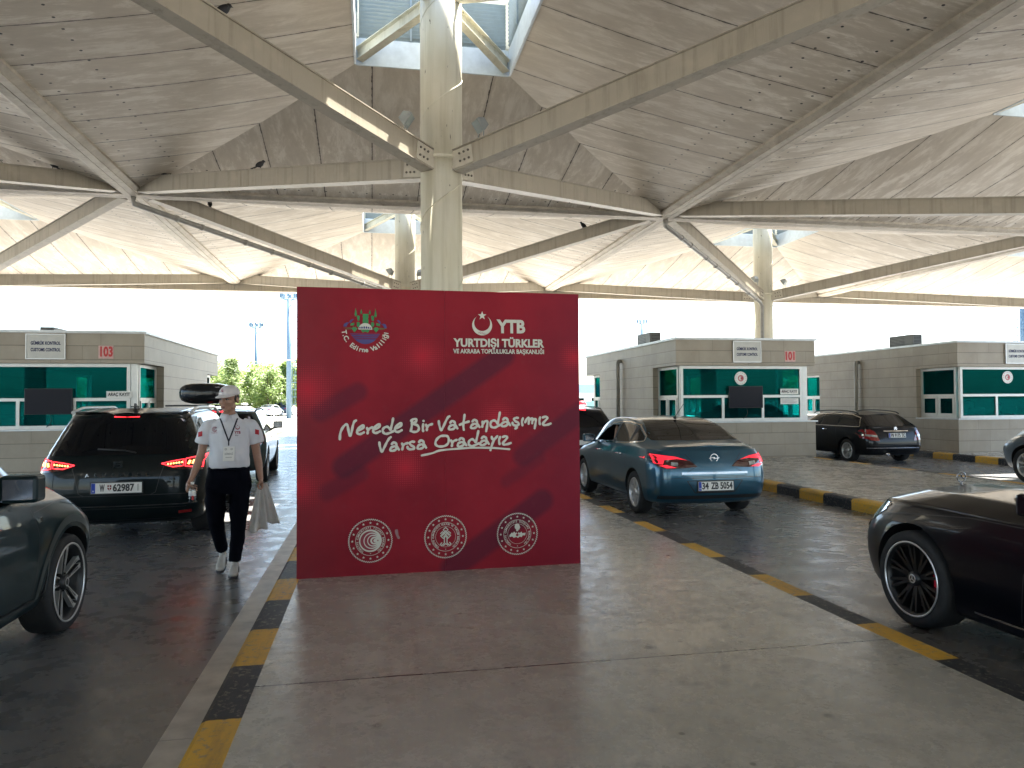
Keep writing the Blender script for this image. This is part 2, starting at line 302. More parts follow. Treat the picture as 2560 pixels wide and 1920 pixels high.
def make_bay():
    t = empty('canopy_bay', '', 'canopy', (0,0,0), 0, 'square roof bays of the customs canopy')
    # soffit: four trapezoids from the valley up to the roof light
    me = bpy.data.meshes.new('soffit'); vs, fs, uvs = [], [], []
    e = H-.31; n, mrow = 24, 8; L = math.hypot(e-HA, ZH-(ZV+.15))
    for q in range(4):
        ca, sa = [(1,0),(0,1),(-1,0),(0,-1)][q]; o = len(vs); loc = []
        for i in range(mrow+1):
            k = i/mrow; half = e+(HA-e)*k; zz = ZV+.15+(ZH-ZV-.15)*k - .10*math.sin(math.pi*k)
            for j in range(n+1):
                uu = -half+2*half*j/n; x, y = uu, half          # face on the +y side
                vs.append((x*ca-y*sa, x*sa+y*ca, zz)); loc.append((uu+20*1.398, k*L))
        for i in range(mrow):
            for j in range(n):
                a = i*(n+1)+j; f = (a, a+1, a+n+2, a+n+1); fs.append(tuple(o+z for z in f)); uvs += [loc[z] for z in f]
    me.from_pydata(vs, [], fs); ul = me.uv_layers.new(name='UVMap'); ul.data.foreach_set('uv', [c for p in uvs for c in p])
    me.materials.append(SOFFIT); so_ = bpy.data.objects.new('soffit', me); COL.objects.link(so_); so_.parent = t
    # thick roof deck above the soffit
    rf = MB(); ring = lambda d, z: [(d,d,z),(-d,d,z),(-d,-d,z),(d,-d,z)]
    rf.grid([ring(H-.002, ZV+.2), ring(H-.002, ZV+.5), ring(HA+.05, ZH+.3), ring(HA+.05, ZH+.03), ], close=True, smooth=False); rf.build('roof_deck', CURB, t)
    eb = MB(); eb.grid([ring(H-d, z) for d, z in ((.002, ZV+.19), (.010, ZV), (.205, ZV), (.212, ZV+.03), (.222, ZV+.028), (.355, ZV+.09), (.36, ZV+.2))], close=True, smooth=False)
    eb.build('edge_beam', BEAM, t)
    c = MB(); c.tube([(0,0,.17),(0,0,6.62)], .425, 40, smooth=True); c.tube([(0,0,6.62),(0,0,11.3)], .43, 40)
    c.lathe([(.425,6.60),(.452,6.605),(.452,6.665),(.43,6.67)], n=40)
    for ph in (0.4,):                                         # spiral weld seam
        hel = [(.43*math.cos(ph+a), .43*math.sin(ph+a), .3+a*2.05/(2*math.pi)) for a in [i*.15 for i in range(int(5.2*2*math.pi/.15))]]
        c.tube(hel, .010, 5)
    c.build('column', COLUMN, t)
    for sx, sy in ((-1,-1),(1,-1),(1,1),(-1,1)):
        d = Vector((sx, sy, 0)).normalized(); p = d*.42; p.z = 6.56; q = Vector((sx*(H-.40), sy*(H-.40), ZV+.24))
        m = MB(); m.bar(p, q, .235, .40); ax = (q-p).normalized(); sd = Vector((0,0,1)).cross(ax).normalized(); uz = ax.cross(sd)
        m.bar(p-uz*.212, q-uz*.212, .30, .022); m.bar(p+uz*.212, q+uz*.212, .30, .022)
        st = m.build('strut', STRUT, t)
        gp = MB()
        for side in (-1, 1):
            cc = p+ax*.20+sd*side*.131; gp.obox(cc, ax, sd, uz, (.58, .024, .36), 0)
            for a in (-.02, .09, .20):
                for b in (-.08, .08): gp.tube([cc+ax*a+uz*b, cc+ax*a+uz*b+sd*side*.035], .026, 6, 1, smooth=False)
        gp.build('gusset_plate', [PLATE, BOLT], st, bevel=.006)
        # upper brace from the column to the corner of the roof light
        bp_ = d*.40; bp_.z = 10.0; bq = Vector((sx*(HA-.05), sy*(HA-.05), ZH+.16)); m = MB(); m.bar(bp_, bq, .02, .26); ax = (bq-bp_).normalized(); sd = Vector((0,0,1)).cross(ax).normalized(); uz = ax.cross(sd)
        m.bar(bp_-uz*.13, bq-uz*.13, .2, .02); m.bar(bp_+uz*.13, bq+uz*.13, .2, .02)
        cc = bp_+ax*.08
        m.obox(cc, ax, sd, uz, (.34, .05, .30))
        for a in (0, .1):
            for b in (-.07, .07):
                for side in (-1, 1): m.tube([cc+ax*a+uz*b, cc+ax*a+uz*b+sd*side*.05], .02, 6, smooth=False)
        m.build('roof_light_brace', COLUMN, t)
    # roof light: metal kerb, louvred sides, top frame
    ln = MB(); a = HA
    for q in range(4):
        ca, sa = [(1,0),(0,1),(-1,0),(0,-1)][q]
        def P(x, y, z): return (x*ca-y*sa, x*sa+y*ca, z)
        ln.add([P(-a,a,ZH-.03),P(a,a,ZH-.03),P(a,a,ZH+.58),P(-a,a,ZH+.58),P(-a,a+.05,ZH-.03),P(a,a+.05,ZH-.03),P(a,a+.05,ZH+.58),P(-a,a+.05,ZH+.58)], [(0,1,2,3),(7,6,5,4),(0,4,5,1),(3,2,6,7)])
    lo = ln.build('roof_light_kerb', CURB, t)
    lv = MB()
    for q in range(4):
        ca, sa = [(1,0),(0,1),(-1,0),(0,-1)][q]
        def P(x, y, z): return Vector((x*ca-y*sa, x*sa+y*ca, z))
        for i in range(13):
            z = ZH+.60+i*.088; lv.add([P(-a+.06,a-.02,z+.07),P(a-.06,a-.02,z+.07),P(a-.06,a+.06,z),P(-a+.06,a+.06,z),P(-a+.06,a-.02,z+.076),P(a-.06,a-.02,z+.076),P(a-.06,a+.06,z+.006),P(-a+.06,a+.06,z+.006)], [(3,2,1,0),(4,5,6,7),(0,1,5,4),(2,3,7,6)])
        for x in (-a*.3, a*.35): lv.bar(P(x, a-.03, ZH+.58), P(x, a-.03, ZH+1.75), .04, .03, (0,1,0) if sa == 0 else (1,0,0))
    lv.build('louvres', LOUVRE, lo)
    fr = MB()
    for sx, sy in ((-1,-1),(1,-1),(1,1),(-1,1)): fr.box((sx*a-.06, sy*a-.06, ZH+.585), (sx*a+.06, sy*a+.06, ZH+1.75))
    for i in range(4):
        p = [(-a,-a),(a,-a),(a,a),(-a,a)]; u, v = p[i], p[(i+1)%4]; dx, dy = (v[0]-u[0])/(2*a)*.062, (v[1]-u[1])/(2*a)*.062
        fr.bar((u[0]+dx,u[1]+dy,ZH+1.70), (v[0]-dx,v[1]-dy,ZH+1.70), .12, .095)
    fr.build('roof_light_frame', COLUMN, lo)
    return t
bay = make_bay()
XS, YS = [1.42-16.78*1, 1.42, 18.2, 34.98], [-1.71, 15.07, 31.85, -18.49]
BL = {(0,0): 'unseen canopy bay to the left rear, added for shade', (2,0): 'unseen canopy bay to the right rear, added for shade', (1,1): 'nearest canopy bay, round cream column rising behind the red banner', (1,2): 'far canopy bay, its column just left of and behind the nearest column',  # unseen rear side bays added to shade the ground behind the camera
      (2,2): 'far right canopy bay, its column with drainpipe rising behind booth 101', (2,1): 'canopy bay at upper right over booth 101',
      (0,1): 'canopy bay at upper left edge of the picture over booth 103', (0,2): 'far left canopy bay over the rear of booth 103', (3,2): 'farthest right canopy bay at the picture edge, over booth 100',
      (1,0): 'unseen canopy bay overhead, above the photographer', (0,3): 'unseen rearmost canopy bay on the left, added for shade', (1,3): 'unseen rearmost canopy bay in the middle, added for shade', (2,3): 'unseen rearmost canopy bay on the right, added for shade'}  # unseen rearmost bays added to cut light and reflections from behind
BAYS = {}
first = True
for (i, j) in BL:
    if first: bay.location = (XS[i], YS[j], 0); bay['label'] = BL[i, j]; BAYS[i, j] = bay; first = False
    else: BAYS[i, j] = dup(bay, (XS[i], YS[j], 0), None, BL[i, j])
# drainpipes hung under some struts, and the far eaves beam
PIPE = flat('grey_pipe', (.34, .33, .30), .4, .1, var=.1)
def strutpt(sx, sy, k, dz, side=0.):
    d = Vector((sx, sy, 0)).normalized(); p = d*.42; p.z = 6.56; q = Vector((sx*(H-.40), sy*(H-.40), ZV+.24)); sd = Vector((0,0,1)).cross((q-p).normalized()).normalized()
    return p.lerp(q, k)+Vector((0,0,dz))+sd*side
for key, sx, sy, dn in (((1,2), -1, -1, True), ((2,2), -1, -1, True)):
    m = MB(); node = Vector((sx*(H-.02), sy*(H-.02), ZV+.02))
    pts = [node, node+Vector((0,0,-.22)), strutpt(sx,sy,.93,-.52,.05), strutpt(sx,sy,.5,-.44,.05), strutpt(sx,sy,.03,-.36,.05)]
    if dn: pts += [strutpt(sx,sy,0.0,-.50,.05), Vector((sx*.34, sy*.34, .2))+Vector((.05,-.05,0))]
    m.tube(pts, .085, 12)
    for k in (.93,.85,.7,.6,.45,.35,.2,.1): m.tube([strutpt(sx,sy,k,-.525+.15*(1-k),.05), strutpt(sx,sy,k-.008,-.525+.15*(1-k),.05)], .105, 12)
    m.build('drainpipe', PIPE, BAYS[key])
for i in range(4):
    m = MB(); x0, x1 = -H+.01, H-.01
    m.box((x0, H-.30, ZV-.34), (x1, H-.02, ZV-.005)); m.box((x0, H-.36, ZV-.36), (x1, H+.06, ZV-.342)); m.box((x0, H-.0, ZV+.0), (x1, H+.10, ZV+.55))
    m.tube([(x0, H+.14, ZV-.30), (x1, H+.14, ZV-.30)], .07, 10)
    m.build('eaves_beam', STRUT, BAYS[i,2])

# ------------------------------------------------------------------ red banner stand
STROKES = [[(0.365,1.204),(0.369,1.255),(0.389,1.304),(0.415,1.332),(0.430,1.326),(0.439,1.281),(0.450,1.234),(0.463,1.254),(0.474,1.307),(0.487,1.352),(0.504,1.367)],
 [(0.515,1.280),(0.541,1.284),(0.568,1.304),(0.570,1.319),(0.552,1.319),(0.524,1.293),(0.513,1.266),(0.524,1.248),(0.546,1.248),(0.572,1.261)],
 [(0.599,1.299),(0.607,1.278),(0.604,1.252)],
 [(0.607,1.278),(0.621,1.294),(0.645,1.303),(0.656,1.298)],
 [(0.655,1.288),(0.682,1.292),(0.708,1.312),(0.711,1.327),(0.693,1.328),(0.664,1.301),(0.653,1.274),(0.664,1.256),(0.686,1.256),(0.713,1.269)],
 [(0.805,1.280),(0.794,1.294),(0.776,1.308),(0.749,1.299),(0.736,1.277),(0.745,1.254),(0.767,1.245),(0.798,1.253),(0.830,1.268)],
 [(0.828,1.381),(0.821,1.343),(0.805,1.280)],
 [(0.845,1.294),(0.872,1.299),(0.899,1.319),(0.901,1.335),(0.883,1.335),(0.854,1.308),(0.843,1.281),(0.854,1.263),(0.877,1.262),(0.904,1.276)],
 [(0.987,1.359),(1.010,1.373),(1.033,1.370),(1.032,1.352),(1.005,1.332),(1.042,1.318),(1.057,1.290),(1.041,1.263),(1.010,1.259),(0.983,1.268)],
 [(0.996,1.350),(0.994,1.314),(0.985,1.268)],
 [(1.098,1.356),(1.100,1.355)],
 [(1.096,1.326),(1.092,1.290),(1.095,1.265)],
 [(1.121,1.321),(1.130,1.298),(1.128,1.273)],
 [(1.130,1.298),(1.146,1.316),(1.176,1.327)],
 [(1.236,1.352),(1.242,1.311),(1.258,1.271),(1.279,1.306),(1.300,1.351),(1.321,1.388),(1.333,1.395)],
 [(1.341,1.337),(1.360,1.353),(1.381,1.339),(1.388,1.313),(1.406,1.285)],
 [(1.387,1.300),(1.369,1.316),(1.339,1.307),(1.327,1.286),(1.341,1.275),(1.369,1.281),(1.390,1.297)],
 [(1.472,1.407),(1.467,1.368),(1.460,1.317),(1.464,1.271)],
 [(1.427,1.317),(1.467,1.333),(1.511,1.346)],
 [(1.544,1.346),(1.563,1.362),(1.584,1.348),(1.591,1.322),(1.610,1.294)],
 [(1.591,1.308),(1.572,1.325),(1.542,1.316),(1.530,1.295),(1.544,1.284),(1.572,1.290),(1.593,1.306)],
 [(1.638,1.343),(1.639,1.319),(1.635,1.296)],
 [(1.639,1.319),(1.659,1.345),(1.683,1.344),(1.681,1.310),(1.671,1.256)],
 [(1.778,1.322),(1.768,1.339),(1.745,1.353),(1.721,1.344),(1.711,1.319),(1.721,1.295),(1.749,1.288),(1.778,1.299),(1.804,1.313)],
 [(1.800,1.425),(1.792,1.383),(1.778,1.322)],
 [(1.831,1.360),(1.850,1.376),(1.871,1.362),(1.878,1.336),(1.897,1.308)],
 [(1.878,1.322),(1.859,1.339),(1.828,1.330),(1.816,1.309),(1.830,1.297),(1.859,1.304),(1.881,1.320)],
 [(1.972,1.374),(1.950,1.374),(1.934,1.363),(1.946,1.344),(1.974,1.329),(1.974,1.310),(1.945,1.304),(1.921,1.316),(1.919,1.330)],
 [(1.950,1.301),(1.962,1.285),(1.945,1.276)],
 [(2.018,1.369),(2.008,1.338),(2.013,1.305)],
 [(2.040,1.333),(2.057,1.364),(2.074,1.373),(2.076,1.352),(2.073,1.319)],
 [(2.076,1.352),(2.100,1.368),(2.110,1.363),(2.107,1.323)],
 [(2.108,1.347),(2.130,1.363),(2.142,1.353),(2.137,1.313),(2.130,1.276)],
 [(2.183,1.376),(2.176,1.346),(2.180,1.313)],
 [(2.208,1.376),(2.237,1.383),(2.252,1.369),(2.227,1.340),(2.207,1.317),(2.222,1.305),(2.252,1.307),(2.284,1.318)],
 [(0.707,1.169),(0.713,1.128),(0.729,1.088),(0.749,1.123),(0.771,1.168),(0.794,1.204),(0.807,1.215)],
 [(0.816,1.153),(0.834,1.169),(0.854,1.155),(0.861,1.130),(0.878,1.103)],
 [(0.861,1.117),(0.843,1.133),(0.814,1.124),(0.802,1.104),(0.816,1.093),(0.843,1.099),(0.863,1.114)],
 [(0.906,1.156),(0.914,1.136),(0.908,1.104)],
 [(0.914,1.136),(0.928,1.151),(0.957,1.160)],
 [(1.014,1.170),(0.991,1.171),(0.975,1.157),(0.987,1.139),(1.014,1.123),(1.009,1.107),(0.982,1.103),(0.957,1.112),(0.955,1.126)],
 [(1.058,1.167),(1.076,1.183),(1.097,1.169),(1.103,1.144),(1.121,1.116)],
 [(1.103,1.130),(1.085,1.146),(1.056,1.138),(1.044,1.117),(1.058,1.106),(1.085,1.112),(1.105,1.128)],
 [(1.293,1.220),(1.251,1.216),(1.217,1.187),(1.205,1.151),(1.224,1.128),(1.260,1.123),(1.297,1.131),(1.320,1.153),(1.327,1.185),(1.316,1.213),(1.293,1.220)],
 [(1.348,1.176),(1.357,1.153),(1.354,1.125)],
 [(1.357,1.153),(1.373,1.171),(1.399,1.180)],
 [(1.422,1.181),(1.441,1.197),(1.462,1.183),(1.468,1.158),(1.487,1.130)],
 [(1.468,1.144),(1.450,1.160),(1.419,1.152),(1.408,1.131),(1.422,1.119),(1.450,1.126),(1.471,1.141)],
 [(1.574,1.156),(1.560,1.172),(1.541,1.184),(1.518,1.173),(1.508,1.150),(1.517,1.129),(1.545,1.122),(1.574,1.133),(1.604,1.146)],
 [(1.598,1.257),(1.588,1.209),(1.574,1.156)],
 [(1.630,1.191),(1.649,1.207),(1.670,1.193),(1.677,1.167),(1.696,1.139)],
 [(1.677,1.153),(1.659,1.170),(1.628,1.161),(1.616,1.140),(1.630,1.128),(1.658,1.135),(1.680,1.151)],
 [(1.723,1.202),(1.730,1.179),(1.749,1.183)],
 [(1.775,1.208),(1.749,1.178),(1.729,1.141),(1.710,1.081)],
 [(1.801,1.201),(1.791,1.168),(1.796,1.135)],
 [(1.827,1.200),(1.854,1.207),(1.868,1.193),(1.844,1.163),(1.825,1.142),(1.839,1.130),(1.867,1.132),(1.901,1.143)],
 [(1.082,1.046),(1.177,1.065),(1.248,1.088),(1.387,1.099),(1.527,1.106),(1.715,1.102),(1.889,1.086)]]

def banner_mat():
    t = NT('banner_print'); c = t.coord('Object'); x, y, z = t.sep(c)
    n1 = t.noise(c, 1.1, 4); n2 = t.noise(c, 14, 5)
    a = t.mix(t.ramp(n1, .35, .65), (.205, .006, .017), (.29, .012, .025)); a = t.mix(t.math('MULTIPLY', t.ramp(x, 1.9, 2.6), .35), a, (.16, .018, .045)); a = t.mix(t.math('MULTIPLY', t.ramp(x, .45, .0), .4), a, (.16, .03, .036))
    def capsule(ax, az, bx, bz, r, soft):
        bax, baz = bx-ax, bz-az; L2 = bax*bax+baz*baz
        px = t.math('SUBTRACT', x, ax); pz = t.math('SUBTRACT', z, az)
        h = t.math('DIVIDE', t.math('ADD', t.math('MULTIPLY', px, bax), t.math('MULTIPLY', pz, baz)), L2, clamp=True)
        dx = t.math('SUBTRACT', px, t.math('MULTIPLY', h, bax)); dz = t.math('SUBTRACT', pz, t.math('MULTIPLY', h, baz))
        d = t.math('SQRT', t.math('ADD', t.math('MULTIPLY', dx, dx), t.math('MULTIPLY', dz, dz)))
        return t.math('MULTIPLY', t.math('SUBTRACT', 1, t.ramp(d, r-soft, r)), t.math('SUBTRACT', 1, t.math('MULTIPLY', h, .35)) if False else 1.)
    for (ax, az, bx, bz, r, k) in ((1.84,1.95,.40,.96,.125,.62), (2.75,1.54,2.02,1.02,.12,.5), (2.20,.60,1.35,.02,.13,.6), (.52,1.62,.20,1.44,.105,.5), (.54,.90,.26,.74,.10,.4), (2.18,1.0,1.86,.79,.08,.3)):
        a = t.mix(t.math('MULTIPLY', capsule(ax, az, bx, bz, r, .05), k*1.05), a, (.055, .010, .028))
    gx = t.math('PINGPONG', x, .0095); gz = t.math('PINGPONG', z, .0095); gd = t.math('SQRT', t.math('ADD', t.math('MULTIPLY', gx, gx), t.math('MULTIPLY', gz, gz)))
    for (hx, hz, hr) in ((1.09,1.94,.27), (.935,.94,.25), (1.80,1.355,.27), (.09,1.64,.32), (2.52,1.94,.20), (.02,.79,.28)):
        dx = t.math('SUBTRACT', x, hx); dz = t.math('SUBTRACT', z, hz); d = t.math('SQRT', t.math('ADD', t.math('MULTIPLY', dx, dx), t.math('MULTIPLY', dz, dz)))
        f = t.math('SUBTRACT', 1, t.math('DIVIDE', d, hr), clamp=True)
        dot = t.math('LESS_THAN', gd, t.math('MULTIPLY', f, .0095))
        a = t.mix(t.math('MULTIPLY', dot, .75), a, (.42, .035, .05)); a = t.mix(t.math('MULTIPLY', t.math('POWER', f, 2.5), .8), a, (.50, .012, .032))
    a = t.mix(t.math('MULTIPLY', t.ramp(n2, .55, .75), .12), a, (.20, .05, .06))
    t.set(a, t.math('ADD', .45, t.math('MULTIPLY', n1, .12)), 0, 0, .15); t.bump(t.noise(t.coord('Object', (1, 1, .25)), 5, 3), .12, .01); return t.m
BANNER = banner_mat()
PRINT = flat('white_print_ink', (.62, .59, .52), .5, var=.05)
GREEN = flat('green_ink', (.02, .20, .055), .5); NAVY = flat('navy_ink', (.05, .035, .18), .5); BEDGE = flat('banner_edge', (.30, .012, .03), .4)
bn = empty('banner_stand', 'large square red fabric banner with white handwritten slogan standing on the pavement', 'banner', (-.64, 6.64, KH), math.atan2(.08, 2.57))
BW, BH = 2.571, 2.54
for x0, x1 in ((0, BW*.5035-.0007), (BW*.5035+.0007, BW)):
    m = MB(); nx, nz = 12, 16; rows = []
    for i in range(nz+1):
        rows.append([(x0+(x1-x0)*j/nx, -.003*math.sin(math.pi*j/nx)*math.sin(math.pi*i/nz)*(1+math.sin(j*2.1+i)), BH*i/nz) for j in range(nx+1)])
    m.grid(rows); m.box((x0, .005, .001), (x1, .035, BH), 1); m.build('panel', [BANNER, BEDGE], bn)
m = MB()
for x in (.02, BW/2-.02, BW-.06): m.box((x, .036, .0), (x+.04, .076, BH-.01)); m.bar((x+.02, .075, 1.6), (x+.02, .75, .02), .03, .03); m.box((x, .05, 0.001), (x+.04, .80, .03))
for z in (.1, 1.3, 2.44): m.box((.065, .037, z), (BW-.065, .07, z+.04))
m.build('support_frame', ALU, bn)
def cr(pts, n=6):
    if len(pts) < 3: return [Vector((*p, 0)) for p in pts]
    P = [Vector((*p, 0)) for p in pts]; P = [P[0]*2-P[1]]+P+[P[-1]*2-P[-2]]; out = []
    for i in range(1, len(P)-2):
        for k in range(n):
            u = k/n; a, b, c, d = P[i-1:i+3]
            out.append(.5*((2*b)+(c-a)*u+(2*a-5*b+4*c-d)*u*u+(3*b-a-3*c+d)*u**3))
    return out+[P[-2]]
def ribbon(mb, pts, w, y, taper=True, n=6):
    Q = cr(pts, n); N = len(Q); vs = []
    for i, p in enumerate(Q):
        d = (Q[min(i+1, N-1)]-Q[max(i-1, 0)]); d = d.normalized() if d.length > 1e-9 else Vector((1, 0, 0)); nrm = Vector((-d.y, d.x, 0))
        ww = w*(1+.12*math.sin(i*.7)) if taper else w; yy = y-i*.00002
        vs += [(p.x+nrm.x*ww, yy, p.y+nrm.y*ww), (p.x-nrm.x*ww, yy, p.y-nrm.y*ww)]
    mb.add(vs, [(2*i, 2*i+1, 2*i+3, 2*i+2) for i in range(N-1)])
    for p, yy in ((Q[0], y-.0002), (Q[-1], y-N*.00002-.0002)):
        mb.add([(p.x+w*math.cos(a*math.pi/6), yy, p.y+w*math.sin(a*math.pi/6)) for a in range(12)], [tuple(range(12))])
m = MB()
for i, s_ in enumerate(STROKES): ribbon(m, s_, .0105 if i < 56 else .009, -.012-.0009*(i % 5))
m.build('slogan_lettering', PRINT, bn)
def poly(mb, pts, y, m_=0): mb.add([(p[0], y, p[1]) for p in pts], [tuple(range(len(pts)))], m_)
def disc(mb, c, r, y, n=40, m_=0): poly(mb, [(c[0]+r*math.cos(2*math.pi*i/n), c[1]+r*math.sin(2*math.pi*i/n)) for i in range(n)], y, m_)
def annul(mb, c, r0, r1, y, n=64, m_=0, a0=0, a1=2*math.pi):
    o = []
    for i in range(n+1):
        a = a0+(a1-a0)*i/n; o += [(c[0]+r0*math.cos(a), y, c[1]+r0*math.sin(a)), (c[0]+r1*math.cos(a), y, c[1]+r1*math.sin(a))]
    mb.add(o, [(2*i, 2*i+1, 2*i+3, 2*i+2) for i in range(n)], m_)
def star(mb, c, r, y, rot=math.pi/2, k=.4, m_=0, n=5):
    ps = [(c[0]+(r if i % 2 == 0 else r*k)*math.cos(rot+math.pi*i/n), c[1]+(r if i % 2 == 0 else r*k)*math.sin(rot+math.pi*i/n)) for i in range(2*n)]
    for i in range(2*n): mb.add([(c[0], y, c[1]), (ps[i][0], y, ps[i][1]), (ps[(i+1)%(2*n)][0], y, ps[(i+1)%(2*n)][1])], [(0, 1, 2)], m_)
def crescent(mb, c, r, c2, r2_, y, n=40, m_=0):
    # disc (c,r) minus disc (c2,r2), opening in the direction c2-c
    D = math.dist(c, c2); th = math.atan2(c2[1]-c[1], c2[0]-c[0]); a1 = math.acos(max(-1, min(1, (r*r+D*D-r2_*r2_)/(2*r*D)))); b1 = math.acos(max(-1, min(1, (r*r-D*D-r2_*r2_)/(2*D*r2_)))); o = []
    for i in range(n+1):
        u = th+a1+(2*math.pi-2*a1)*i/n; v = th+b1+(2*math.pi-2*b1)*i/n
        o += [(c[0]+r*math.cos(u), y, c[1]+r*math.sin(u)), (c2[0]+r2_*math.cos(v), y, c2[1]+r2_*math.sin(v))]
    mb.add(o, [(2*i, 2*i+1, 2*i+3, 2*i+2) for i in range(n)], m_)
def arctext(mb, s_, c, r, size, y, start, step, inward=True, bold=.01):   # letters round a circle; clockwise from the left when inward
    for i, ch in enumerate(s_):
        a = start+step*i
        if ch == ' ': continue
        up_ = Vector((math.cos(a), 0, math.sin(a)))*(1 if inward else -1)
        text('x', ch, None, None, (c[0]+r*math.cos(a), y, c[1]+r*math.sin(a)), size, (0,-1,0), up_, bold=bold, depth=.001, into=mb)
# upper left crest: mosque, bridge and river over the arched name
em = lambda x, y: (.5861+(x-840)*.000265, 2.1738-(y-780)*.000268)
m = MB(); Y = -.010
G = lambda pts, k=0, d=0.: poly(m, [em(*p) for p in pts], Y-d, k)
for x, top, b, w_ in ((525, 60, 360, 42), (1175, 75, 380, 42), (705, 100, 275, 36), (990, 115, 285, 36)):
    G([(x, top), (x+w_*.6, top+(b-top)*.45), (x+w_, b-60), (x+w_*.6, b-50), (x+w_*.7, b), (x, b-15), (x-w_*.7, b), (x-w_*.6, b-50), (x-w_, b-60), (x-w_*.6, top+(b-top)*.45)])
G([(750, 265), (945, 265), (935, 330), (950, 350), (930, 420), (945, 480), (940, 600), (755, 600), (750, 480), (765, 420), (745, 350), (760, 330)])
for x, sg in ((610, 1), (1080, -1)):
    G([(x-45, 330), (x+5, 315), (x+45, 340), (x+50, 420), (x+30, 500), (x-20, 495), (x-45, 400)]); G([(x-50, 545), (x, 530), (x+50, 560), (x+50, 640), (x, 720), (x-50, 680)])
for cx_, sg in ((480, 1), (1195, -1)):
    G([(cx_-sg*120, 590), (cx_-sg*5, 560), (cx_+sg*0, 640), (cx_-sg*130, 670)]); G([(cx_-sg*110, 740), (cx_-sg*60, 735), (cx_-sg*40, 690), (cx_, 720), (cx_+sg*40, 690), (cx_+sg*60, 740), (cx_+sg*110, 750), (cx_+sg*10, 875), (cx_-sg*5, 875)])
    for yy in (738, 772): G([(cx_-sg*360+sg*(yy-738)*2, yy), (cx_-sg*110, yy-8), (cx_-sg*110, yy+8), (cx_-sg*350+sg*(yy-738)*2, yy+6)])
G([(690, 790), (985, 790), (960, 830), (930, 890), (840, 860), (750, 890), (715, 830)])
N = lambda pts, d=.0: poly(m, [em(*p) for p in pts], Y-d, 1)
N([(115, 695), (150, 600), (230, 555), (320, 560), (260, 610), (225, 700)]); N([(310, 555), (340, 490), (430, 435), (465, 460), (400, 510), (370, 570)])
N([(1555, 725), (1520, 610), (1450, 580), (1360, 600), (1420, 640), (1470, 735)]); N([(1360, 590), (1330, 500), (1250, 455), (1220, 480), (1290, 550), (1320, 600)])
for y0, y1 in ((925, 950), (972, 1012), (1030, 1062), (1085, 1110)): N([(330+(y0-915)*.75, y0), (1340-(y0-915)*.75, y0), (1340-(y1-915)*.8, y1), (330+(y1-915)*.8, y1)])
N([(500, 1118), (1190, 1118), (1080, 1200), (960, 1255), (840, 1272), (720, 1255), (600, 1200)])
W = [(840+228*math.cos(a), 785-215*math.sin(a)) for a in [math.pi*i/20 for i in range(21)]]; poly(m, [em(*p) for p in W], Y-.002, 2)
for x, top, w_ in ((662, 695, 24), (730, 685, 27), (803, 672, 27), (878, 672, 27), (948, 688, 25), (1015, 702, 20)): poly(m, [em(x-w_, 755), em(x+w_, 755), em(x+w_, top+25), em(x, top), em(x-w_, top+25)], Y-.004, 1)
m.build('crest', [GREEN, NAVY, PRINT], bn)
m = MB(); arctext(m, 'T.C. Edirne Valiliği', em(840, 770), .187, .058, -.012, math.pi*1.05, math.pi*.90/19.2, False, .0016); m.build('crest_lettering', PRINT, bn)
# upper right logo
m = MB(); crescent(m, (1.6395, 2.228), .093, (1.6395, 2.250), .075, -.012); star(m, (1.6395, 2.316), .042, -.0135)
m.build('crescent_emblem', PRINT, bn)
m = MB(); BK = flat('ink_lines', (.25, .02, .04), .5)
for k in range(4): ribbon(m, [(1.60+k*.017, 2.155-k*.004), (1.625+k*.017, 2.168-k*.007)], .0015, -.0155, False)
m.build('handshake_lines', BK, bn)
text('logo_lettering', 'YTB', PRINT, bn, (1.914, -.013, 2.214), .165, fit=.272, bold=.007)
text('logo_lettering', 'YURTDIŞI TÜRKLER', PRINT, bn, (1.80, -.013, 2.062), .102, fit=.855, bold=.004)
text('logo_lettering', 'VE AKRABA TOPLULUKLAR BAŞKANLIĞI', PRINT, bn, (1.80, -.013, 1.986), .056, fit=.855, bold=.0016)
# three ministry seals
def seal(c, words, centre):
    m = MB(); y = -.012
    for i in range(64):
        a = 2*math.pi*i/64; ribbon(m, [(c[0]+.183*math.cos(a), c[1]+.183*math.sin(a)), (c[0]+.191*math.cos(a+.07), c[1]+.191*math.sin(a+.07))], .0034, y-.0005*(i % 2), False)
    for i in range(16): a = math.pi/2+2*math.pi*i/16; star(m, (c[0]+.157*math.cos(a), c[1]+.157*math.sin(a)), .0125, y)
    annul(m, c, .127, .1305, y)
    arctext(m, words, c, .113, .0235, y, math.pi*1.30, -math.pi*1.6/(len(words)-1), True, .0005); disc(m, (c[0], c[1]-.112), .004, y, 8)
    centre(m, c, y); m.build('seal_print', [PRINT, BK], bn)
def c1(m, c, y):
    disc(m, c, .099, y)
    for k, (dx, r, d2, r2) in enumerate(((-.004, .084, .016, .072), (.010, .062, .014, .052), (.022, .042, .011, .034))): crescent(m, (c[0]+dx, c[1]), r, (c[0]+dx+d2, c[1]), r2, y-.001-.0004*k, 40, 1)
    crescent(m, (c[0]+.034, c[1]), .020, (c[0]+.041, c[1]), .0155, y-.003, 30, 1)
    star(m, (c[0]+.064, c[1]), .010, y-.002, m_=1)
